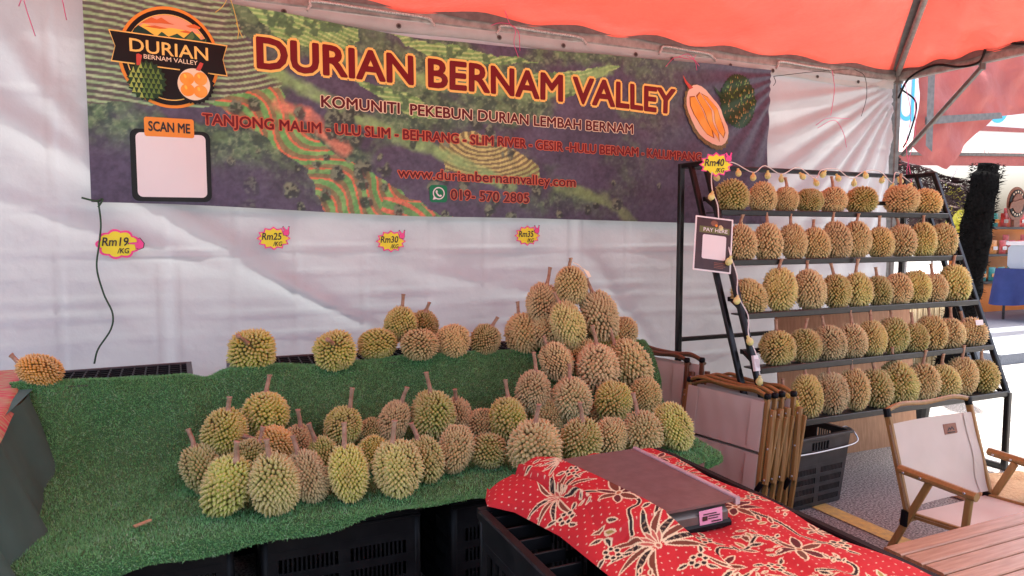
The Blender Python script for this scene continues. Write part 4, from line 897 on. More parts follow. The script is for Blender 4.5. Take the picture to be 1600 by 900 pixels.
# PAY HERE card
pc = thing('payment_card', 'brown PAY HERE card with white border on the left rack rail', 'card', (2.61,3.135,1.44), rot=(R(-14),R(7),R(-20)))
def cardp(nm, P_, m, d): return obj(nm, MB().plate([(p[0],-d,p[1]) for p in P_], (0,-1,0), .0008), m, pc, local=True)
cardp('border', rrect(-.108,-.155,.108,.155,.004), 'paper_white', 0); cardp('face', rrect(-.099,-.146,.099,.146,.002), 'poster_brown', .0012)
cardp('heading_band', rrect(-.082,.062,.088,.098,.002), 'olive', .0024); cardp('white_field', rrect(-.062,-.085,.072,.052,.010), 'paper_white', .0024)
cardp('emblem', ell(.0,.120,.020,.016,20), 'wood_sign', .0024); cardp('emblem_fruit', ell(.012,.108,.008,.008,12), 'p_orange', .0036)
for tx_, x0, z0, hh, mm in (('PAY HERE', -.062, .070, .021, 'paper_white'), ('Thank you', .02, -.103, .006, 'canvas_beige')):
    if tx_ != 'PAY HERE': continue
    v, f = text_mesh(tx_, .01); k = hh/.7; obj('lettering', MB().add([(x0+q[0]*k*1.06,-.0045,z0+q[1]*k) for q in v], f), mm, pc, local=True)
for k in range(4): cardp('fine_print', [(.01,-.104-.009*k),(.01,-.101-.009*k),(.075-.012*(k % 2),-.101-.009*k),(.075-.012*(k % 2),-.104-.009*k)], 'leather', .0024)
# plywood sheet leaning behind the rack
tag(obj('plywood_sheet', MB().add([(3.46,3.43,0),(4.72,3.40,0),(4.72,3.515,.985),(3.46,3.525,.985),(3.46,3.442,0),(4.72,3.412,0),(4.72,3.527,.987),(3.46,3.537,.987)], [(0,1,2,3),(7,6,5,4),(0,4,5,1),(1,5,6,2),(2,6,7,3),(3,7,4,0)]), 'wood_panel'), 'reddish plywood sheet leaning against the back of the rack', 'plywood')
# ------------------------------------------------------------------ black basket with wire handle
bk = thing('plastic_basket', 'dark slotted plastic basket with wire handle in front of the rack', 'basket', (3.06,2.94,0), rot=(0,0,R(4)))
def taper(mb, k=.16): return mb.fn(lambda x,y,z: (x*(1+k*(z/.40-1)), y*(1+k*(z/.40-1)), z))
W, D, Hb = .24, .165, .40
for k, (a, b) in enumerate((((-W,-D),(W,-D)),((W,-D),(W,D)),((W,D),(-W,D)),((-W,D),(-W,-D)))):
    obj('side_wall', taper(wall_mb(MB(), a, b, .006, Hb-.09, .008, 4, 30 if k % 2 == 0 else 20, .03)), 'basket_plastic', bk, local=True)
    A, B = Vector((*a,0)), Vector((*b,0)); d = (B-A).normalized(); L = (B-A).length
    up_ = MB(); seg = lambda s0, s1, z0, z1, t=.008: up_.bar(A+d*s0+Vector((0,0,(z0+z1)/2)), A+d*s1+Vector((0,0,(z0+z1)/2)), t, z1-z0, ch=.05)
    seg(0, L*.36, Hb-.09, Hb); seg(L*.64, L, Hb-.09, Hb); seg(L*.36, L*.64, Hb-.028, Hb); seg(L*.36, L*.64, Hb-.09, Hb-.075)
    for q in range(1,6): seg(L*.36+L*.28*q/6-.004, L*.36+L*.28*q/6+.004, Hb-.075, Hb-.028, .006)
    obj('hand_grip', taper(up_), 'basket_plastic', bk, local=True)
rm = MB()
for s in (-1,1): rm.bar((-W-.012,s*(D+.004),Hb), (W+.012,s*(D+.004),Hb), .026, .016); rm.bar((s*(W+.004),-D+.008,Hb+.0006), (s*(W+.004),D-.008,Hb+.0006), .026, .016)
obj('rim', rm, 'basket_plastic', bk, local=True)
obj('floor', taper(MB().box(-W+.005,W-.005,-D+.005,D-.005,.004,.012)), 'basket_plastic', bk, local=True)
obj('wire_handle', MB().tube(smooth_pts([(-W+.02,-D-.012,Hb-.075),(0,-D-.016,Hb-.078),(W+.03,-D-.014,Hb-.068),(W+.055,-D+.01,Hb-.02),(W+.05,-D+.06,Hb+.004),(W+.014,-D+.07,Hb-.0)],5), .0045, 7), 'wire', bk, local=True, smooth=True)
# ------------------------------------------------------------------ folded camping chairs
def folded_chair(dark=False):
    wd_ = 'chair_dark' if dark else 'chair_wood'
    t = thing('folded_chair', 'folded camping chair', 'chair', group='folded camping chairs stacked by the turf')
    # x: 0 far side ... .52 near side; y: thickness; z up
    for x in (0, .52):
        obj('back_post', MB().bar((x,0,.0), (x,.0,.66), .016, .030, up=(1,0,0)), wd_, t, local=True)
        cp_ = obj('cap', MB().lathe([(.012,0),(.017,.004),(.018,.022),(.013,.030)], x, 0, .648, 10), 'black_plastic', t, local=True, smooth=True)
        sx = 1 if x else -1
        ar = obj('armrest', MB().bar((x+sx*.030,.018,.22), (x+sx*.030,.016,.60), .026, .034, up=(1,0,0), ch=.3), wd_, t, local=True)
        for zz in (.24,.40,.57): obj('rivet', MB().lathe([(.0065,0),(.004,.003)], n=8).fn(lambda a,b,e: (x+sx*.030+a, .004-e, zz+b)), 'rivet', ar, local=True)
        obj('front_leg', MB().bar((x+sx*.012,.032,.03), (x+sx*.05,.034,.56), .014, .026, up=(1,0,0)), wd_, t, local=True)
        obj('joint_plate', MB().bar((x,-.012,.17), (x+sx*.03,-.012,.225), .010, .030, up=(1,0,0), ch=.4), 'black_plastic', t, local=True)
    obj('top_rail', MB().tube(smooth_pts([(0,0,.664),(.08,-.004,.690),(.20,-.004,.682),(.34,-.004,.680),(.44,-.004,.688),(.52,0,.664)],6), .0105, 8), wd_, t, local=True, smooth=True)
    obj('top_rail', MB().tube(smooth_pts([(.0,.034,.640),(.10,.034,.672),(.26,.034,.664),(.42,.034,.672),(.52,.034,.640)],6), .0095, 8), wd_, t, local=True, smooth=True)
    U_, Z_ = np.meshgrid(np.linspace(.006,.514,26), np.linspace(0,1,20), indexing='ij')
    for nm, z0, z1 in (('back_canvas',.375,.635),('seat_canvas',.115,.362)):
        yy = -.011+.010*np.sin(math.pi*(U_-.006)/.508)*(1+.4*np.sin(Z_*4))+.0015*np.sin(U_*60+Z_*5)
        zz = z0+(z1-z0)*Z_-(.012*np.sin(math.pi*U_/.52) if nm == 'seat_canvas' else 0)*(1-Z_)
        cv = obj(nm, big_mesh(nm, np.stack([U_,yy,zz],-1).reshape(-1,3), grid_faces(26,20), smooth=True), 'canvas_beige', t)
        for x in (.006,.44): obj('sleeve_seam', MB().box(x+.001,x+.074,-.0145-(.004 if x>.1 else 0),-.0125-(.004 if x>.1 else 0),z0+.004,z1-.004), 'canvas_beige', cv, local=True)
    obj('foot_rail', MB().tube(smooth_pts([(.02,.030,.10),(.03,.026,.035),(.07,.020,.016),(.26,.018,.014),(.45,.020,.016),(.49,.026,.035),(.50,.030,.10)],5), .0105, 8), wd_, t, local=True, smooth=True)
    obj('cross_rail', MB().bar((0,.020,.105), (.52,.020,.105), .014, .022), wd_, t, local=True)
    return t
fcA = folded_chair(); fcB = folded_chair(True)
CH = [(fcA,2.47,3.235,-80,-8,'folded beige camping chair nearest the durian pyramid, its canvas facing out',True),
      (fcA,2.545,3.240,-82,-7,'second folded camping chair behind the front beige canvas',False),(fcA,2.625,3.250,-84,-6,'third folded camping chair in the stack, next to the rack side one',False),
      (fcA,2.715,3.235,-86,-5,'folded camping chair on the rack side of the stack, beside the basket',False),
      (fcB,2.42,3.83,-75,-5,'dark brown folded chair at the rear, close behind the turf mat',True),(fcB,2.52,3.80,-76,-4,'dark brown folded chair at the rear, between the turf mat and the rack post',False)]
for src, x, y, rz, tl_, lb, first in CH:
    o = src if first else copy_tree(src); o.location = (x,y,.012); o.rotation_euler = (R(tl_),0,R(rz)); o['label'] = lb
    if src is fcB: o.location.z = .10
fcr = put(copy_tree(fc), (2.42,3.62,0), R(-80), 'low dark crate under the rear folded chairs'); fcr.scale = (.8,1,.2)
# ------------------------------------------------------------------ open camping chair
oc = thing('camping_chair', 'open beige camping chair with wooden armrests beside the slatted table', 'chair', (3.08,1.98,0))
XL, XR = 2.83, 3.39
for x, sx in ((XL,-1),(XR,1)):
    pbot, ptop = Vector((x,2.065,.25)), Vector((x,2.19,.685))
    obj('back_post', MB().bar(pbot, ptop, .016, .030, up=(0,1,0)), 'chair_wood', oc)
    obj('cap', MB().bar(ptop-(ptop-pbot)*.02, ptop+(ptop-pbot)*.06, .026, .032, up=(0,1,0), ch=.3), 'black_plastic', oc)
    am_ = obj('armrest', MB().bar((x+sx*.026,2.10,.468), (x+sx*.026,1.76,.455), .038, .036, ch=.35), 'chair_wood', oc)
    for yy in (2.07,1.99,1.80): obj('rivet', MB().lathe([(.0065,0),(.004,.003)], n=8).fn(lambda a,b,e: (x-.020*1+sx*.026-e, yy+a, .462+b)), 'rivet', am_)
    obj('rear_leg', MB().bar((x+sx*.006,1.97,.45), (x+sx*.006,2.18,.012), .016, .032, up=(0,1,0), ch=.3), 'chair_wood', oc)
    obj('front_leg', MB().bar((x+sx*.024,1.79,.445), (x+sx*.022,1.83,.012), .016, .032, up=(0,1,0), ch=.3), 'chair_wood', oc)
    obj('joint_plate', MB().bar((x-.014,2.075,.285), (x-.014,2.08,.215), .012, .036, up=(0,1,0), ch=.4), 'black_plastic', oc)
    obj('seat_rail', MB().bar((x-sx*.012,2.08,.265), (x-sx*.012,1.70,.292), .016, .026), 'chair_wood', oc)
obj('top_rail', MB().tube(smooth_pts([(XL,2.195,.705),(XL+.10,2.202,.722),(XL+.28,2.208,.712),(XR-.10,2.202,.722),(XR,2.195,.705)],6), .0115, 8), 'chair_wood', oc, smooth=True)
obj('lower_rail', MB().tube(smooth_pts([(XL,2.10,.225),(XL+.14,2.11,.222),(XR-.14,2.11,.222),(XR,2.10,.225)],5), .0125, 8), 'chair_wood', oc, smooth=True)
obj('front_rail', MB().bar((XL,1.83,.10), (XR,1.83,.10), .014, .024), 'chair_wood', oc)
U_, V_ = np.meshgrid(np.linspace(0,1,34), np.linspace(0,1,26), indexing='ij')
bx = XL-.010+(XR-XL+.020)*U_; z = .29+.355*V_; sag = np.sin(math.pi*U_)
by_ = 2.077+.135*(z-.25)/.465+.028*sag*(.9-.3*V_)-.018+.007*np.sin(U_*7+V_*9)*np.exp(-((U_-.85)/.15)**2)*(1-V_)*1.6
cvs = obj('back_canvas', big_mesh('back_canvas', np.stack([bx,by_,z],-1).reshape(-1,3)-np.array(oc.location), grid_faces(34,26), smooth=True), 'canvas_beige', oc)
for u0, u1 in ((0,.13),(.87,1)):
    mm = (U_[:,0] >= u0-.01) & (U_[:,0] <= u1+.01); n_ = int(mm.sum())
    obj('sleeve', big_mesh('sleeve', (np.stack([bx,by_-.005,z],-1)[mm]).reshape(-1,3)-np.array(oc.location), grid_faces(n_,26), smooth=True), 'canvas_beige', cvs)
lx0, lx1, lz = XL+.36, XL+.445, .580
pt = obj('leather_patch', MB().plate([(lx0,2.165,lz-.022),(lx1,2.163,lz-.022),(lx1,2.176,lz+.024),(lx0,2.178,lz+.024)], (0,-1,.2), .003), 'leather', cvs)
obj('patch_mark', MB().add([(lx0+.015,2.1645,lz-.008),(lx0+.034,2.169,lz+.010),(lx0+.042,2.1665,lz+.001),(lx0+.052,2.1695,lz+.012),(lx0+.072,2.1645,lz-.008),(lx0+.060,2.1645,lz-.006),(lx0+.051,2.1675,lz+.006),(lx0+.041,2.1645,lz-.006),(lx0+.033,2.167,lz+.004),(lx0+.024,2.1645,lz-.006)], [(0,1,8,9),(1,2,7,8),(2,3,6,7),(3,4,5,6)]), 'ink', pt)
obj('patch_lettering', MB().box(lx0+.018,lx1-.018,2.1605,2.1640,lz-.016,lz-.012), 'ink', pt)
sx_ = XL-.0+(XR-XL)*U_; sy_ = 1.70+.38*V_; sz_ = .295-.027*V_-.030*np.sin(math.pi*U_)*np.sin(math.pi*(.15+.8*V_))
obj('seat_canvas', big_mesh('seat_canvas', np.stack([sx_,sy_,sz_],-1).reshape(-1,3)-np.array(oc.location), grid_faces(34,26), smooth=True), 'canvas_beige', oc)
obj('seat_hem', MB().bar((XL,1.70,.286), (XR,1.70,.286), .014, .022), 'canvas_beige', oc)
# ------------------------------------------------------------------ slatted wooden table
tb = thing('slat_table', 'low folding table with reddish wooden slats in the right foreground', 'table', (2.62,1.28,0))
for k in range(8):
    y = 1.575-.072*k
    mb = MB().bar((2.085+.0015*(k % 3),y,.44), (3.16,y,.44), .066, .020, ch=.2); obj('slat', mb, 'slat_wood', tb)
obj('apron', MB().bar((2.078,1.61,.405), (2.078,1.03,.405), .014, .060, ch=.1), 'slat_wood', tb); obj('apron', MB().bar((3.17,1.61,.405), (3.17,1.03,.405), .014, .060, ch=.1), 'slat_wood', tb)
obj('slat_webbing', MB().box(2.3,2.34,1.04,1.60,.424,.4285), 'ink', tb); obj('slat_webbing', MB().box(2.9,2.94,1.04,1.60,.424,.4285), 'ink', tb)
for yy in (1.45,1.2): obj('hinge', MB().bar((2.0705,yy-.02,.432),(2.0705,yy+.02,.432),.004,.006), 'rivet', tb)
for a, b in (((2.11,1.58),(3.12,1.58)),((2.11,1.05),(3.12,1.05))):
    obj('leg', MB().tube([(a[0],a[1],.42),(b[0]-.25,b[1],.01)], .011, 8), 'black_metal', tb, smooth=True); obj('leg', MB().tube([(b[0],b[1]-.024,.42),(a[0]+.25,a[1]-.024,.01)], .011, 8), 'black_metal', tb, smooth=True)
obj('stretcher', MB().tube([(2.36,1.58,.01),(2.36,1.05,.01)], .010, 8), 'black_metal', tb, smooth=True)
obj('hook', MB().bar((2.072,1.585,.43),(2.072,1.585,.30),.012,.016), 'black_metal', tb)
# burlap sack on the ground
nu_, nv_ = 40, 30; A_, B_ = np.meshgrid(np.linspace(-1,1,nu_), np.linspace(-1,1,nv_), indexing='ij')
hz = .12*np.maximum(0,(1-A_**4))**.5*np.maximum(0,(1-B_**4))**.5+(fbm(A_*3+4,B_*3)-.47)*.07*(1-A_**2)*(1-B_**2)
sk = thing('burlap_sack', 'flat tan burlap sack lying on the asphalt at the right edge', 'sack', (4.28,2.36,0), rot=(0,0,R(-25)))
obj('cloth', big_mesh('cloth', np.stack([A_*.42*(1+.05*np.sin(B_*5)),B_*.24*(1+.06*np.sin(A_*4)),hz+.006],-1).reshape(-1,3), grid_faces(nu_,nv_), smooth=True), 'sack', sk)



# ------------------------------------------------------------------ foreground: crates, red batik cloth, scale
fg = crate('black crate', .40, .60, .372, rows=3, nslot=16, group='black crates under the red cloth')
FG = [(.885,1.47,.378,'front black crate with open rim at the left corner of the red cloth'),(.885,1.47,0,'lower black crate under the open-rimmed front one'),
      (1.29,1.75,.368,'black crate hidden under the scale end of the red cloth'),(1.29,1.14,.368,'black crate hidden under the near right end of the red cloth'),
      (1.29,1.75,0,'lower black crate under the scale end of the red cloth'),(1.29,1.14,0,'lower black crate under the near right end of the red cloth'),(.885,.84,.368,'black crate nearest the viewer under the red cloth')]
for i, (x, y, z, lb) in enumerate(FG): put(fg if i == 0 else copy_tree(fg), (x,y,z), 0, lb)
ZT = .752
for k in range(7): obj('rib', MB().bar((.705,1.24+.08*k,.722), (.80,1.24+.08*k,.722), .008, .03), 'black_plastic', fg)
def leafd(x, y, cx, cy, ang, ln, wd, cv):
    """signed distance-like field of a curved leaf; also returns position along it"""
    ca, sa = math.cos(ang), math.sin(ang); u = ((x-cx)*ca+(y-cy)*sa)/ln; v = (-(x-cx)*sa+(y-cy)*ca)-cv*ln*u*(1-u)*0-cv*ln*u*u
    t = np.clip(u,0,1); return np.abs(v)-wd*np.sin(math.pi*np.clip(t,0.001,.999))**.75+np.maximum(0,np.abs(u-.5)-.5)*ln*2, t
def batik(x, y, seed):
    r_ = np.random.RandomState(seed); sh = x.shape; C = np.zeros(sh+(3,)); C[:] = (.46,.022,.026)
    C *= (.9+.2*fbm(x*8,y*8))[...,None]
    gx = (x*46); gy = (y*46); row = np.floor(gy); fx = (gx+.5*(row % 2)) % 1-.5; fy = gy % 1-.5
    C[np.hypot(fx,fy) < .10] = (.62,.42,.30)
    CR, DK, BR, OL = (.66,.53,.32), (.020,.014,.013), (.15,.045,.025), (.30,.22,.06)
    def draw(d, t, fill, w=.0042):
        C[d < 0] = CR; ins = d < -w; C[ins] = fill
        if fill == DK: C[ins & (np.sin(t*46) > .55) & (d < -w*1.6)] = (.22,.15,.09)
    def stalk(P_):
        P_ = smooth_pts([(a,b,0) for a,b in P_],6); d = np.min([segdist(x,y,P_[i],P_[i+1])[0] for i in range(len(P_)-1)],0)
        C[d < .0062] = CR; C[d < .0034] = DK
    def flower(cx, cy, s, n, kind, rot):
        if kind == 0:      # star
            for k in range(n): d, t = leafd(x,y,cx,cy,rot+2*math.pi*k/n,s,s*.20,.12); draw(d,t,BR if k % 2 else (.10,.02,.02))
            q = np.hypot(x-cx,y-cy); C[q < s*.15] = CR; C[q < s*.09] = (.40,.12,.05)
        elif kind == 1:    # chrysanthemum with curling petals
            for k in range(n): a = rot+math.pi*1.25*(k/(n-1)-.5); d, t = leafd(x,y,cx+math.cos(a)*s*.12,cy+math.sin(a)*s*.12,a,s,s*.115,.55*(-1 if k < n/2 else 1)); draw(d,t,DK if k % 2 else BR)
            for k in range(5): a = rot+math.pi*.5*(k/4-.5); d, t = leafd(x,y,cx,cy,a,s*.5,s*.075,0); draw(d,t,(.42,.10,.07),.003)
            q = np.hypot(x-cx,y-cy); C[q < s*.09] = CR; C[q < s*.05] = (.35,.08,.05)
        elif kind == 2:    # dotted blossom
            for k in range(6):
                a = rot+2*math.pi*k/6; q = np.hypot(x-cx-math.cos(a)*s*.3,y-cy-math.sin(a)*s*.3); C[q < s*.17] = CR; C[q < s*.10] = DK
            for k in range(3): d, t = leafd(x,y,cx+math.cos(rot+2.1*k)*s*.4,cy+math.sin(rot+2.1*k)*s*.4,rot+2.1*k,s*.62,s*.16,.3); draw(d,t,DK)
        else:              # leaf spray
            for k in range(n): a = rot+(-1)**k*.8; d, t = leafd(x,y,cx+math.cos(rot)*s*.22*k,cy+math.sin(rot)*s*.22*k,a,s*.5,s*.12,.25*(-1)**k); draw(d,t,(DK,BR,OL)[k % 3])
    M_ = [(.86,1.62,.085,9,1,2.2),(.965,1.50,.065,7,0,.4),(.93,1.28,.10,11,1,1.7),(1.02,1.40,.055,6,2,.9),(.88,1.42,.07,4,3,4.0),(1.06,1.22,.055,6,0,.2),(.99,1.62,.06,4,3,.6),(.85,1.76,.06,4,3,1.2),(.93,1.74,.055,10,1,1.2),(1.03,1.12,.075,9,1,2.5),
          (1.14,1.25,.075,5,3,.5),(1.27,1.20,.07,6,0,.9),(1.34,1.33,.07,5,3,2.2),(1.22,1.10,.07,4,3,4.0),(1.38,1.18,.06,6,2,.3),(1.31,1.46,.07,7,0,.2),(1.38,1.58,.06,4,3,1.5),(1.36,1.74,.065,9,1,1.9),(1.38,1.92,.06,6,0,.5),(1.31,1.86,.05,6,2,.2),(1.15,1.05,.08,10,1,.8),(1.30,1.02,.07,4,3,.1),(.80,1.15,.08,4,3,.9),(.90,1.08,.08,7,0,.1),(1.33,1.65,.05,6,2,.0),(1.10,1.33,.05,6,2,1.0),(1.24,1.33,.06,4,3,3.6),(1.40,1.42,.05,4,3,5.0),(.83,1.53,.05,6,2,.4),(.90,1.52,.045,4,3,2.2),(.84,1.33,.05,6,2,1.2),(1.00,1.33,.05,4,3,.2),(.97,1.19,.05,6,2,.7),(.86,1.19,.055,4,3,2.0),(.93,1.68,.045,6,2,.3),(.98,1.74,.05,6,0,.6),(1.16,1.16,.05,6,2,.4),(1.20,1.20,.045,4,3,1.0),(1.33,1.12,.05,4,3,2.6),(1.25,1.27,.045,6,2,.2),(1.41,1.27,.045,6,0,.1),(1.40,1.50,.045,6,2,.9),(1.41,1.66,.04,4,3,.4),(1.41,1.83,.045,6,2,.9),(1.10,1.17,.045,4,3,5.2)]
    for P_ in ([(.87,1.61),(.91,1.55),(.96,1.51),(1.01,1.56),(1.00,1.61)],[(.97,1.50),(.98,1.43),(.93,1.40),(.90,1.34)],[(1.03,1.41),(.98,1.36),(.95,1.30)],[(1.06,1.22),(1.10,1.28),(1.16,1.26),(1.24,1.29),(1.27,1.21)],[(1.31,1.46),(1.35,1.52),(1.38,1.58),(1.34,1.65),(1.36,1.74)],[(1.38,1.18),(1.34,1.25),(1.35,1.33),(1.31,1.46)],[(1.22,1.10),(1.28,1.06),(1.32,1.10),(1.27,1.19)],[(1.36,1.75),(1.33,1.81),(1.38,1.91)]): stalk(P_)
    for m_ in M_: flower(*m_)
    return C
cloth = thing('batik_cloth', 'red batik cloth with cream-edged flowers draped over the front crates', 'cloth', (1.15,1.45,ZT))
o3 = np.array(cloth.location)
nu, nv = 260, 440
X, Y = np.meshgrid(np.linspace(.80,1.455,nu), np.linspace(.96,2.045,nv), indexing='ij')
fold = .016*np.exp(-((X-1.22-.10*(1.3-Y))/.035)**2)*sstep(1.40,1.30,Y)+.010*np.exp(-((X-1.33+.25*(Y-1.5))/.03)**2)+.007*np.sin(X*31+Y*9)*np.exp(-((Y-1.25)/.25)**2)+(fbm(X*7,Y*7)-.47)*.016
Zc = ZT+.004+np.maximum(0,fold+.002)*sstep(.0,.05,1.455-X)-.10*sstep(1.425,1.455,X)**2-.05*sstep(2.015,2.045,Y)**2
obj('table_cover', big_mesh('table_cover', np.stack([X+.012*np.sin(Y*14)*sstep(1.3,1.455,X),Y,Zc],-1).reshape(-1,3)-o3, grid_faces(nu,nv,~((X < 1.08)&(Y > 1.775))), batik(X,Y,1).reshape(-1,3), smooth=True), 'batik', cloth)
# the flap folded back over the left edge of the scale
nu, nv = 150, 420
A, Y = np.meshgrid(np.linspace(0,1,nu), np.linspace(.97,1.885,nv), indexing='ij')
xl = np.interp(Y,[.97,1.15,1.50,1.68,1.75,1.80,1.885],[.815,.80,.795,.755,.705,.72,.76]); xr = np.interp(Y, [.97,1.08,1.21,1.38,1.61,1.77,1.885], [1.00,1.012,1.015,1.000,.968,.925,.86])
zr = np.interp(Y, [.97,1.10,1.25,1.36,1.42,1.61,1.77,1.83,1.885], [.780,.796,.815,.842,.848,.852,.862,.850,.700])
s = A/.86; sm = np.clip(s,0,1); hump = sm**.75*(1.02-.02*sm)
Xf = xl+(xr-xl)*np.minimum(s,1)+.012*np.maximum(0,s-1)*3
Zf = ZT+.006+(zr-ZT-.006)*hump-np.maximum(0,s-1)**1.2*.22*(zr-ZT)/.09
cre = np.exp(-((sm-.56-.32*(Y-1.55))/.05)**2)*sstep(1.25,1.5,Y)
Zf = Zf+.014*cre-.012*np.exp(-((sm-.50-.32*(Y-1.55))/.04)**2)*sstep(1.25,1.5,Y)+(fbm(Xf*9+3,Y*7)-.47)*.022*np.sin(math.pi*np.clip(s,0,1))+.005*np.sin(Xf*40-Y*22)*np.sin(math.pi*np.clip(s,0,1))
on = sstep(1.30,1.36,Y)*sstep(1.875,1.845,Y); Zf = np.maximum(Zf, on*(.7525+.088*sstep(.80,.925,Xf)**.8)); Zf = np.where(Y < 1.78, np.maximum(Zf, ZT+.003+.004*(s < 1)), np.minimum(Zf, .90-1.6*np.maximum(0,Y-1.80)))
obj('folded_flap', big_mesh('folded_flap', np.stack([Xf,Y,Zf],-1).reshape(-1,3)-o3, grid_faces(nu,nv), batik(Xf,Y,1).reshape(-1,3), smooth=True), 'batik', cloth)
scl = thing('weighing_scale', 'flat steel weighing scale with pink sticker on the red cloth', 'scale', (1.08,1.6,ZT))
obj('plate', MB().box(.915,1.232,1.375,1.835,.822,.829), 'scale_plate', scl)
obj('plate_rim', MB().bar((1.239,1.372,.824),(1.239,1.838,.824),.014,.020), 'scale_rim', scl)
bd = obj('body', MB().bar((.94,1.60,.786),(1.215,1.60,.786),.44,.060,ch=.3), 'scale_body', scl)
obj('lower_shell', MB().bar((.935,1.60,.768),(1.222,1.60,.768),.452,.022,ch=.3), 'black_plastic', bd)
stk = obj('sticker', MB().plate([(1.125,1.3785,.775),(1.195,1.3785,.777),(1.193,1.3785,.814),(1.121,1.3785,.812)], (0,-1,0), .0012), 'sticker_pink', scl)
for x0,x1,z0,z1 in ((1.135,1.175,.801,.8035),(1.132,1.147,.786,.797),(1.150,1.186,.795,.7975),(1.150,1.180,.789,.791),(1.16,1.19,.780,.783)): obj('print_line', MB().box(x0,x1,1.3760,1.3770,z0,z1), 'poster_brown', stk)
# ------------------------------------------------------------------ left table with green cloth
lt_ = thing('draped_table', 'table under a dark green cloth at the far left', 'table', (-1.15,2.95,0))
obj('table_top', MB().box(-1.68,-.64,2.0,3.93,.83,.855), 'slat_wood', lt_)
nu, nv = 160, 50; A, B = np.meshgrid(np.linspace(0,1,nu), np.linspace(0,1,nv), indexing='ij')
dn = B**1.15
fo = np.sin(A*52+2*np.sin(A*9))*.040*(dn+.30)+np.sin(A*97+1)*.010*(dn+.3)+np.sin(A*23+1)*.02*dn
per = A*3.0; yy = np.where(per < 1.97, 3.94-per, 1.97); xx = np.where(per < 1.97, -.628, -.628-(per-1.97))
X = xx+(per < 1.97)*(.36*dn+fo); Y = yy-(per >= 1.97)*(.20*dn+fo)+.10*dn*np.sin(A*11)*(per < 1.97)-.0*dn; Z = .862-.85*B
top = np.stack([X,Y,Z],-1)
ck = obj('tablecloth', big_mesh('tablecloth', top.reshape(-1,3)-np.array(lt_.location), grid_faces(nu,nv), smooth=True), 'cloth_green', lt_)
obj('tablecloth_top', MB().add([(-.628,3.94,.862),(-.628,1.97,.862),(-1.69,1.97,.862),(-1.69,3.94,.862)], [(3,2,1,0)]), 'cloth_green', lt_)
nu, nv = 40, 60; A, B = np.meshgrid(np.linspace(0,1,nu), np.linspace(0,1,nv), indexing='ij')
Y = 2.55+1.37*B; xr = np.interp(Y, [2.55,2.82,3.38,3.86,3.92],[-.57,-.60,-.655,-.735,-.75]); X = -1.4+(xr+1.4)*A; Z = .868+.004*np.sin(Y*13)*A-.03*sstep(.97,1,A)
tag(obj('table_runner', big_mesh('table_runner', np.stack([X,Y,Z],-1).reshape(-1,3), grid_faces(nu,nv), smooth=True), 'runner'), 'red and gold patterned runner on the green-draped table', 'runner')
# ------------------------------------------------------------------ background on the right
pl = thing('net_wrapped_post', 'thick leaning post wrapped in shaggy black netting', 'post', (6.28,4.27,0))
A0, A1 = Vector((6.26,4.27,0)), Vector((6.53,4.15,2.12)); ax = (A1-A0).normalized(); u = ax.orthogonal().normalized(); v_ = ax.cross(u)
nu, nv = 28, 70; V = []
for i in range(nv):
    t = i/(nv-1); c0 = A0+(A1-A0)*t
    for k in range(nu):
        a = 2*math.pi*k/nu; r = (.128-.012*t)*(1+.10*math.sin(a*2+t*9)+.06*math.sin(a*5-t*21)+.05*math.sin(t*60+a))*(1 if t < .97 else .75); V.append(c0+(u*math.cos(a)+v_*math.sin(a))*r)
F_ = [(i*nu+k, i*nu+(k+1) % nu, (i+1)*nu+(k+1) % nu, (i+1)*nu+k) for i in range(nv-1) for k in range(nu)]+[tuple(range((nv-1)*nu, nv*nu))]
obj('net_roll', MB().add(V, F_), 'net_black', pl, smooth=True)
fr_ = MB(); q_ = random.Random(4)
for k in range(2600):
    t = q_.random(); a = q_.uniform(0,6.28); d = u*math.cos(a)+v_*math.sin(a); p = A0+(A1-A0)*t+d*.115; s = Vector((q_.uniform(-1,1),q_.uniform(-1,1),q_.uniform(-1,1)))*.022
    fr_.add([p+s*.35, p-s*.35, p+d*q_.uniform(.015,.05)+s], [(0,1,2)])
obj('loose_fibres', fr_, 'net_black', pl, kind='stuff')
def sheet(pts4, nu, nv, drop=0., seed=0, amp=.03):
    """sheet through 4 corners (tl, tr, br, bl) with folds; drop = share of cells missing"""
    P_ = [np.array(p,float) for p in pts4]; A, B = np.meshgrid(np.linspace(0,1,nu), np.linspace(0,1,nv), indexing='ij'); A3, B3 = A[...,None], B[...,None]
    G = (P_[0]*(1-A3)+P_[1]*A3)*(1-B3)+(P_[3]*(1-A3)+P_[2]*A3)*B3
    G[...,1] += amp*(np.sin(A*17+B*5+seed)+np.sin(B*13-A*9+seed*2))*.5+(fbm(A*6+seed,B*6)-.47)*amp*3
    F = grid_faces(nu,nv)
    if drop: F = F[np.random.RandomState(seed).rand(len(F)) > drop]
    return G.reshape(-1,3), F
def hang(name, label, cat, pts4, m, nu=40, nv=30, **k):
    V, F = sheet(pts4, nu, nv, **k); return tag(obj(name, big_mesh(name, V, F, smooth=True), m), label, cat)
hang('shade_net', 'torn brown-black shade net strung behind the rack', 'net', [(5.42,4.42,2.22),(6.95,4.45,1.95),(6.93,4.47,1.68),(5.42,4.45,1.98)], 'net_brown', 260, 60, drop=.07, seed=3, amp=.05)
hang('shade_net', 'lower grey-brown shade net hanging between the post and the corner', 'net', [(5.95,4.62,1.98),(6.9,4.66,1.84),(6.55,4.68,1.30),(6.3,4.66,1.35)], 'net_brown', 160, 110, drop=.10, seed=5, amp=.05)
hang('yellow_net', 'bright yellow mesh sheet hanging beside the black post', 'net', [(6.78,4.72,2.0),(7.13,4.74,1.93),(7.14,4.74,1.30),(6.80,4.72,1.30)], 'net_yellow', 40, 60, drop=.08, seed=8)
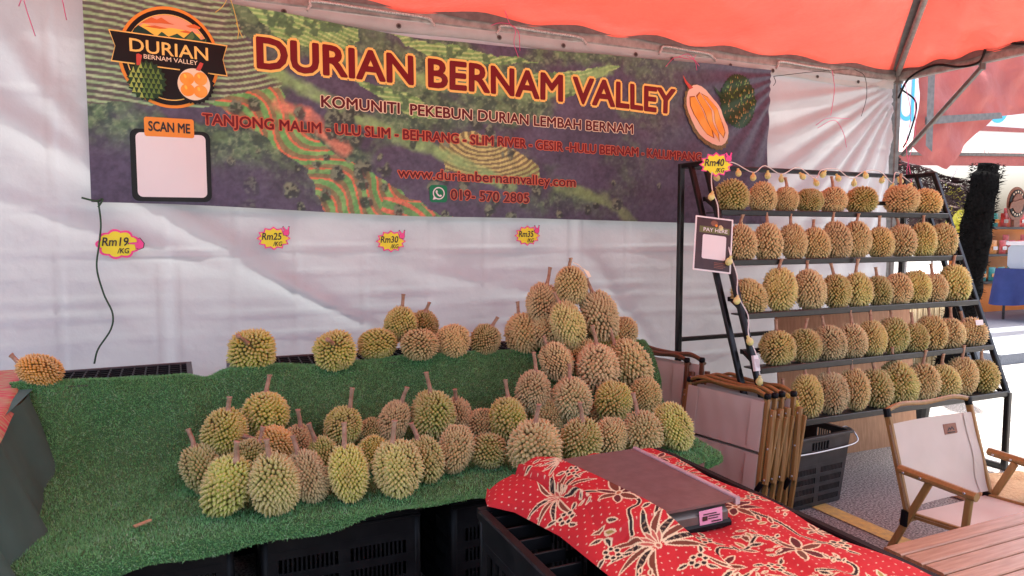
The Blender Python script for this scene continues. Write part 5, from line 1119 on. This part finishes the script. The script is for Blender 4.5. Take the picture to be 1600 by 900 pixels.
rd = thing('reed_screen', 'tan reed screen standing low behind the rack', 'screen', (6.25,4.55,0))
rme = MB().tube([(0,0,0),(0,0,1.12)], .013, 6); rme = mesh('reed', rme.v, rme.f, True); rme.materials.append(MATS['reed'])
for k in range(46):
    o = obj('reed', rme, None, rd); o.location = (-.62+.026*k, .006*math.sin(k*2.1), 0); o.rotation_euler = (0, rr_.uniform(-.006,.006), 0); o.scale = (1,1,rr_.uniform(.96,1.0))
bn = thing('rubbish_bin', 'black plastic bin behind the right end of the rack', 'bin', (5.20,3.83,0))
obj('body', MB().lathe([(.13,0),(.17,.36),(.175,.40),(.165,.40),(.16,.37)], 5.20,3.83,.003, 20), 'black_plastic', bn, smooth=False); obj('liner', MB().lathe([(.178,.37),(.184,.40),(.150,.405),(.14,.36)], 5.20,3.83,.003, 20), 'ink', bn)
# neighbouring stall: canvas curtain, roof edge, sign board
ct = thing('canvas_curtain', 'red canvas curtain tied back under the next tent', 'curtain', (7.2,4.9,2.2))
P_ = [(6.57,3.10),(6.58,2.36),(6.66,2.29),(7.02,2.15),(7.35,2.42),(7.76,2.73),(8.4,2.82),(8.4,3.60)]
nu, nv = 70, 50; A, B = np.meshgrid(np.linspace(0,1,nu), np.linspace(0,1,nv), indexing='ij'); X = 6.57+1.85*A
zb = np.interp(X, [6.57,6.66,7.02,7.35,7.76,8.42],[2.36,2.29,2.15,2.42,2.73,2.82]); zt = np.interp(X,[6.57,8.42],[3.10,3.62]); Z = zb+(zt-zb)*B
Yc = 4.9+.020*np.sin(X*7+Z*5)+.010*np.sin(X*15-Z*9)+(fbm(X*4,Z*4)-.47)*.05
obj('cloth', big_mesh('cloth', np.stack([X,Yc,Z],-1).reshape(-1,3)-np.array(ct.location), grid_faces(nu,nv), smooth=True), 'canvas_red', ct)
obj('grey_band', MB().add([(6.56,4.80,2.64),(7.72,4.80,2.76),(7.75,4.80,2.70),(6.56,4.80,2.56)], [(0,1,2,3)]), 'hem_grey', ct); obj('side_band', MB().add([(6.56,4.79,3.1),(6.66,4.79,3.1),(6.67,4.79,2.30),(6.57,4.79,2.36)], [(0,1,2,3)]), 'hem_grey', ct)
tag(obj('stay_rope', MB().tube([(7.05,4.78,2.16),(6.55,4.6,1.85)], .008, 6), 'rope'), 'pale stay rope running down from the canvas curtain', 'rope')
nbt = thing('neighbour_tent', 'red and white roofed tent of the stall across the way', 'tent', (12.5,8.2,0))
RX = [(9.0,2.62,2.66),(16.5,2.95,3.0)]
obj('roof_panel', MB().add([(8.6,7.0,2.60),(17.5,7.0,2.92),(17.5,12.5,3.9),(8.6,12.5,3.6)], [(0,1,2,3)]), 'canvas_red', nbt)
obj('valance', MB().add([(8.6,6.98,2.62),(17.5,6.98,2.94),(17.5,6.98,2.74),(8.6,6.98,2.44)], [(0,3,2,1)]), 'canvas_red', nbt)
obj('valance_edge', MB().bar((8.6,6.96,2.60),(17.5,6.96,2.93),.03,.05), 'steel_dark', nbt)
for x, y in ((9.4,7.1),(17.3,7.1),(9.4,12.3),(17.3,12.3)): obj('post', MB().tube([(x,y,0),(x,y,2.7)], .03, 8), 'steel_pipe', nbt, smooth=True)
obj('rafter', MB().tube([(11.05,7.05,2.62),(11.9,7.6,3.0)], .035, 8), 'steel_dark', nbt, smooth=True)
sb = thing('sign_board', 'white sign board with partial light blue letters above the far stall', 'sign board', (12,8,3))
obj('board', MB().box(8.3,17.0,6.62,6.68,2.92,4.4), 'board_white', sb)
def ring(cx, cz, r, w_, a0, a1):
    n = 24; mb = MB(); vs = []
    for k in range(n+1): a = R(a0+(a1-a0)*k/n); vs += [(cx+(r-w_)*math.cos(a),6.61,cz+(r-w_)*math.sin(a)),(cx+r*math.cos(a),6.61,cz+r*math.sin(a))]
    return mb.add(vs, [(2*k,2*k+1,2*k+3,2*k+2) for k in range(n)])
obj('letter', ring(10.55,3.34,.26,.07,0,360), 'board_blue', sb)
obj('letter', ring(8.66,3.14,.15,.055,180,360).add([(8.51,6.612,3.14),(8.565,6.612,3.14),(8.565,6.612,3.55),(8.51,6.612,3.55)],[(0,1,2,3)]).add([(8.755,6.612,2.99),(8.81,6.612,2.99),(8.81,6.612,3.55),(8.755,6.612,3.55)],[(0,1,2,3)]), 'board_blue', sb)
obj('red_edge', MB().add([(9.6,6.60,2.93),(11.6,6.60,2.99),(11.2,6.60,3.04),(10.2,6.60,3.02)],[(0,1,2,3)]), 'canvas_red', sb)
# carpeted platform, snack display
obj('carpet_platform', MB().box(8.35,17.5,5.05,12.4,0,.12), 'carpet', kind='structure')
sh = thing('snack_shelf', 'orange snack display shelf with dark boards in the far stall', 'shelf', (13.4,8.3,.12))
obj('base', MB().box(12.35,14.6,8.0,8.5,.12,.62), 'orange_board', sh); obj('back_panel', MB().box(12.45,14.5,8.47,8.53,.62,1.75), 'orange_board', sh)
SZ = (.66,1.14,1.62)
for z in SZ: obj('shelf_board', MB().box(12.28,14.65,7.96,8.46,z-.04,z), 'shelf_dark', sh)
pkm = MB(); 
for a in range(7):
    for b in range(6):
        fx_, fz_ = a/6-.5, b/5; bul = .035*math.cos(fx_*3.0)*math.sin(math.pi*(.08+.84*fz_)); pkm.v.append((fx_*.19,-bul,fz_*.24))
for a in range(7):
    for b in range(6):
        q = pkm.v[a*6+b]; pkm.v.append((q[0],-q[1],q[2]))
pkm.f = [(a*6+b,(a+1)*6+b,(a+1)*6+b+1,a*6+b+1) for a in range(6) for b in range(5)]+[(42+a*6+b+1,42+(a+1)*6+b+1,42+(a+1)*6+b,42+a*6+b) for a in range(6) for b in range(5)]
cols = [['pk_green','pk_teal','pk_teal','pk_teal','pk_teal','pk_teal','pk_teal','pk_teal'],['pk_purple','pk_purple','pk_orange','pk_red','pk_red','pk_red','pk_red','pk_red'],['pk_teal','pk_teal','pk_teal','pk_red','pk_red','pk_red','pk_red','pk_red']]
PKM = {}
for nm in ('pk_green','pk_teal','pk_purple','pk_orange','pk_red'):
    me = mesh('pouch', pkm.v, pkm.f, True); me.materials.append(MATS[nm]); PKM[nm] = me
lab_me = MB().plate([(-.06,-.044,.07),(.06,-.044,.07),(.06,-.044,.13),(-.06,-.044,.13)], (0,-1,0), .002); LB = {}
for nm in ('pk_orange','pk_pale'):
    me = mesh('label', lab_me.v, lab_me.f); me.materials.append(MATS[nm]); LB[nm] = me
nmz = ('lowest','middle','top')
for i, z in enumerate(SZ):
    for j in range(8):
        for dep in (0,1):
            if dep and (i == 0 or j % 2): continue
            cn = cols[i][j]; cw = cn[3:]
            t = thing('snack_packet', f'{cw} snack packet {"behind" if dep else "in"} the front row of the {nmz[i]} far shelf, {ORD[j] if j < 6 else ("second from the right","rightmost")[j-6]}', 'snack packet', (12.45+.26*j+.05*dep, 8.08+.14*dep, z+.002+(.10 if dep else 0)), f'{cw} snack packets on the {nmz[i]} far shelf')
            obj('pouch', PKM[cn], None, t); o = obj('label', LB['pk_orange' if cn in ('pk_teal','pk_purple') else 'pk_pale'], None, t); o.location.y = .004
rsn = thing('round_sign', 'round brown wooden emblem sign on the far snack shelf', 'sign', (13.25,7.9,1.62))
def disc(nm, cx, cz, rx, rz, m, d, par=rsn, n=36): return obj(nm, MB().plate([(p[0],7.9-d,p[1]) for p in ell(cx,cz,rx,rz,n)], (0,-1,0), .012), m, par)
disc('plaque', 13.25,2.02,.27,.30,'wood_sign',0); disc('ring', 13.25,2.03,.22,.24,'p_black',.014); disc('centre', 13.25,2.03,.15,.17,'wood_sign',.028)
obj('foot', MB().box(13.17,13.33,7.87,7.93,1.622,1.74), 'wood_sign', rsn); obj('name_plate', MB().plate([(12.98,7.85,1.93),(13.56,7.85,2.06),(13.60,7.85,2.16),(13.02,7.85,2.04)], (0,-1,0), .014), 'wood_sign', rsn)
for a in (50,70,90,110,130,230,250,270,290,310): obj('rim_letter', MB().box(13.25+.187*math.cos(R(a))-.012,13.25+.187*math.cos(R(a))+.012,7.870,7.874,2.03+.205*math.sin(R(a))-.016,2.03+.205*math.sin(R(a))+.016), 'p_cream', rsn)
bt = thing('blue_table', 'table with royal blue cloth in front of the far snack shelf', 'table', (12.6,7.0,.12))
A, B = np.meshgrid(np.linspace(0,1,60), np.linspace(0,1,24), indexing='ij'); per = A*3.2
X = np.where(per < .7, 11.80, 11.80+(per-.7)); Y = np.where(per < .7, 7.3-per, 6.6); fo = (.05*np.sin(A*52)+.04*np.sin(A*23+1))*B; L = .48+.10*np.sin(A*9+1)
X = X-(per < .7)*(.10*B+fo); Y = Y-(per >= .7)*(.10*B+fo); Z = .94-L*B
obj('cloth_skirt', big_mesh('cloth_skirt', np.stack([X,Y,Z],-1).reshape(-1,3)-np.array(bt.location), grid_faces(60,24), smooth=True), 'cloth_blue', bt)
obj('cloth_top', MB().box(11.80,14.2,6.6,7.3,.93,.942), 'cloth_blue', bt)
for x, y in ((11.9,6.7),(14.1,6.7),(11.9,7.2),(14.1,7.2)): obj('leg', MB().tube([(x,y,.12),(x,y,.93)], .02, 8), 'steel_dark', bt, smooth=True)
bxx = thing('storage_box', 'clear plastic storage box with red lid clips on the blue table', 'box', (12.25,6.95,.944))
obj('tub', MB().bar((11.93,6.95,1.13),(12.7,6.95,1.13),.5,.37,ch=.12), 'clear_box', bxx); obj('lid', MB().bar((11.90,6.95,1.345),(12.73,6.95,1.345),.54,.06,ch=.3), 'paper_white', bxx); obj('clip', MB().bar((11.89,6.70,1.36),(12.05,6.67,1.25),.03,.05,ch=.3), 'box_red', bxx)
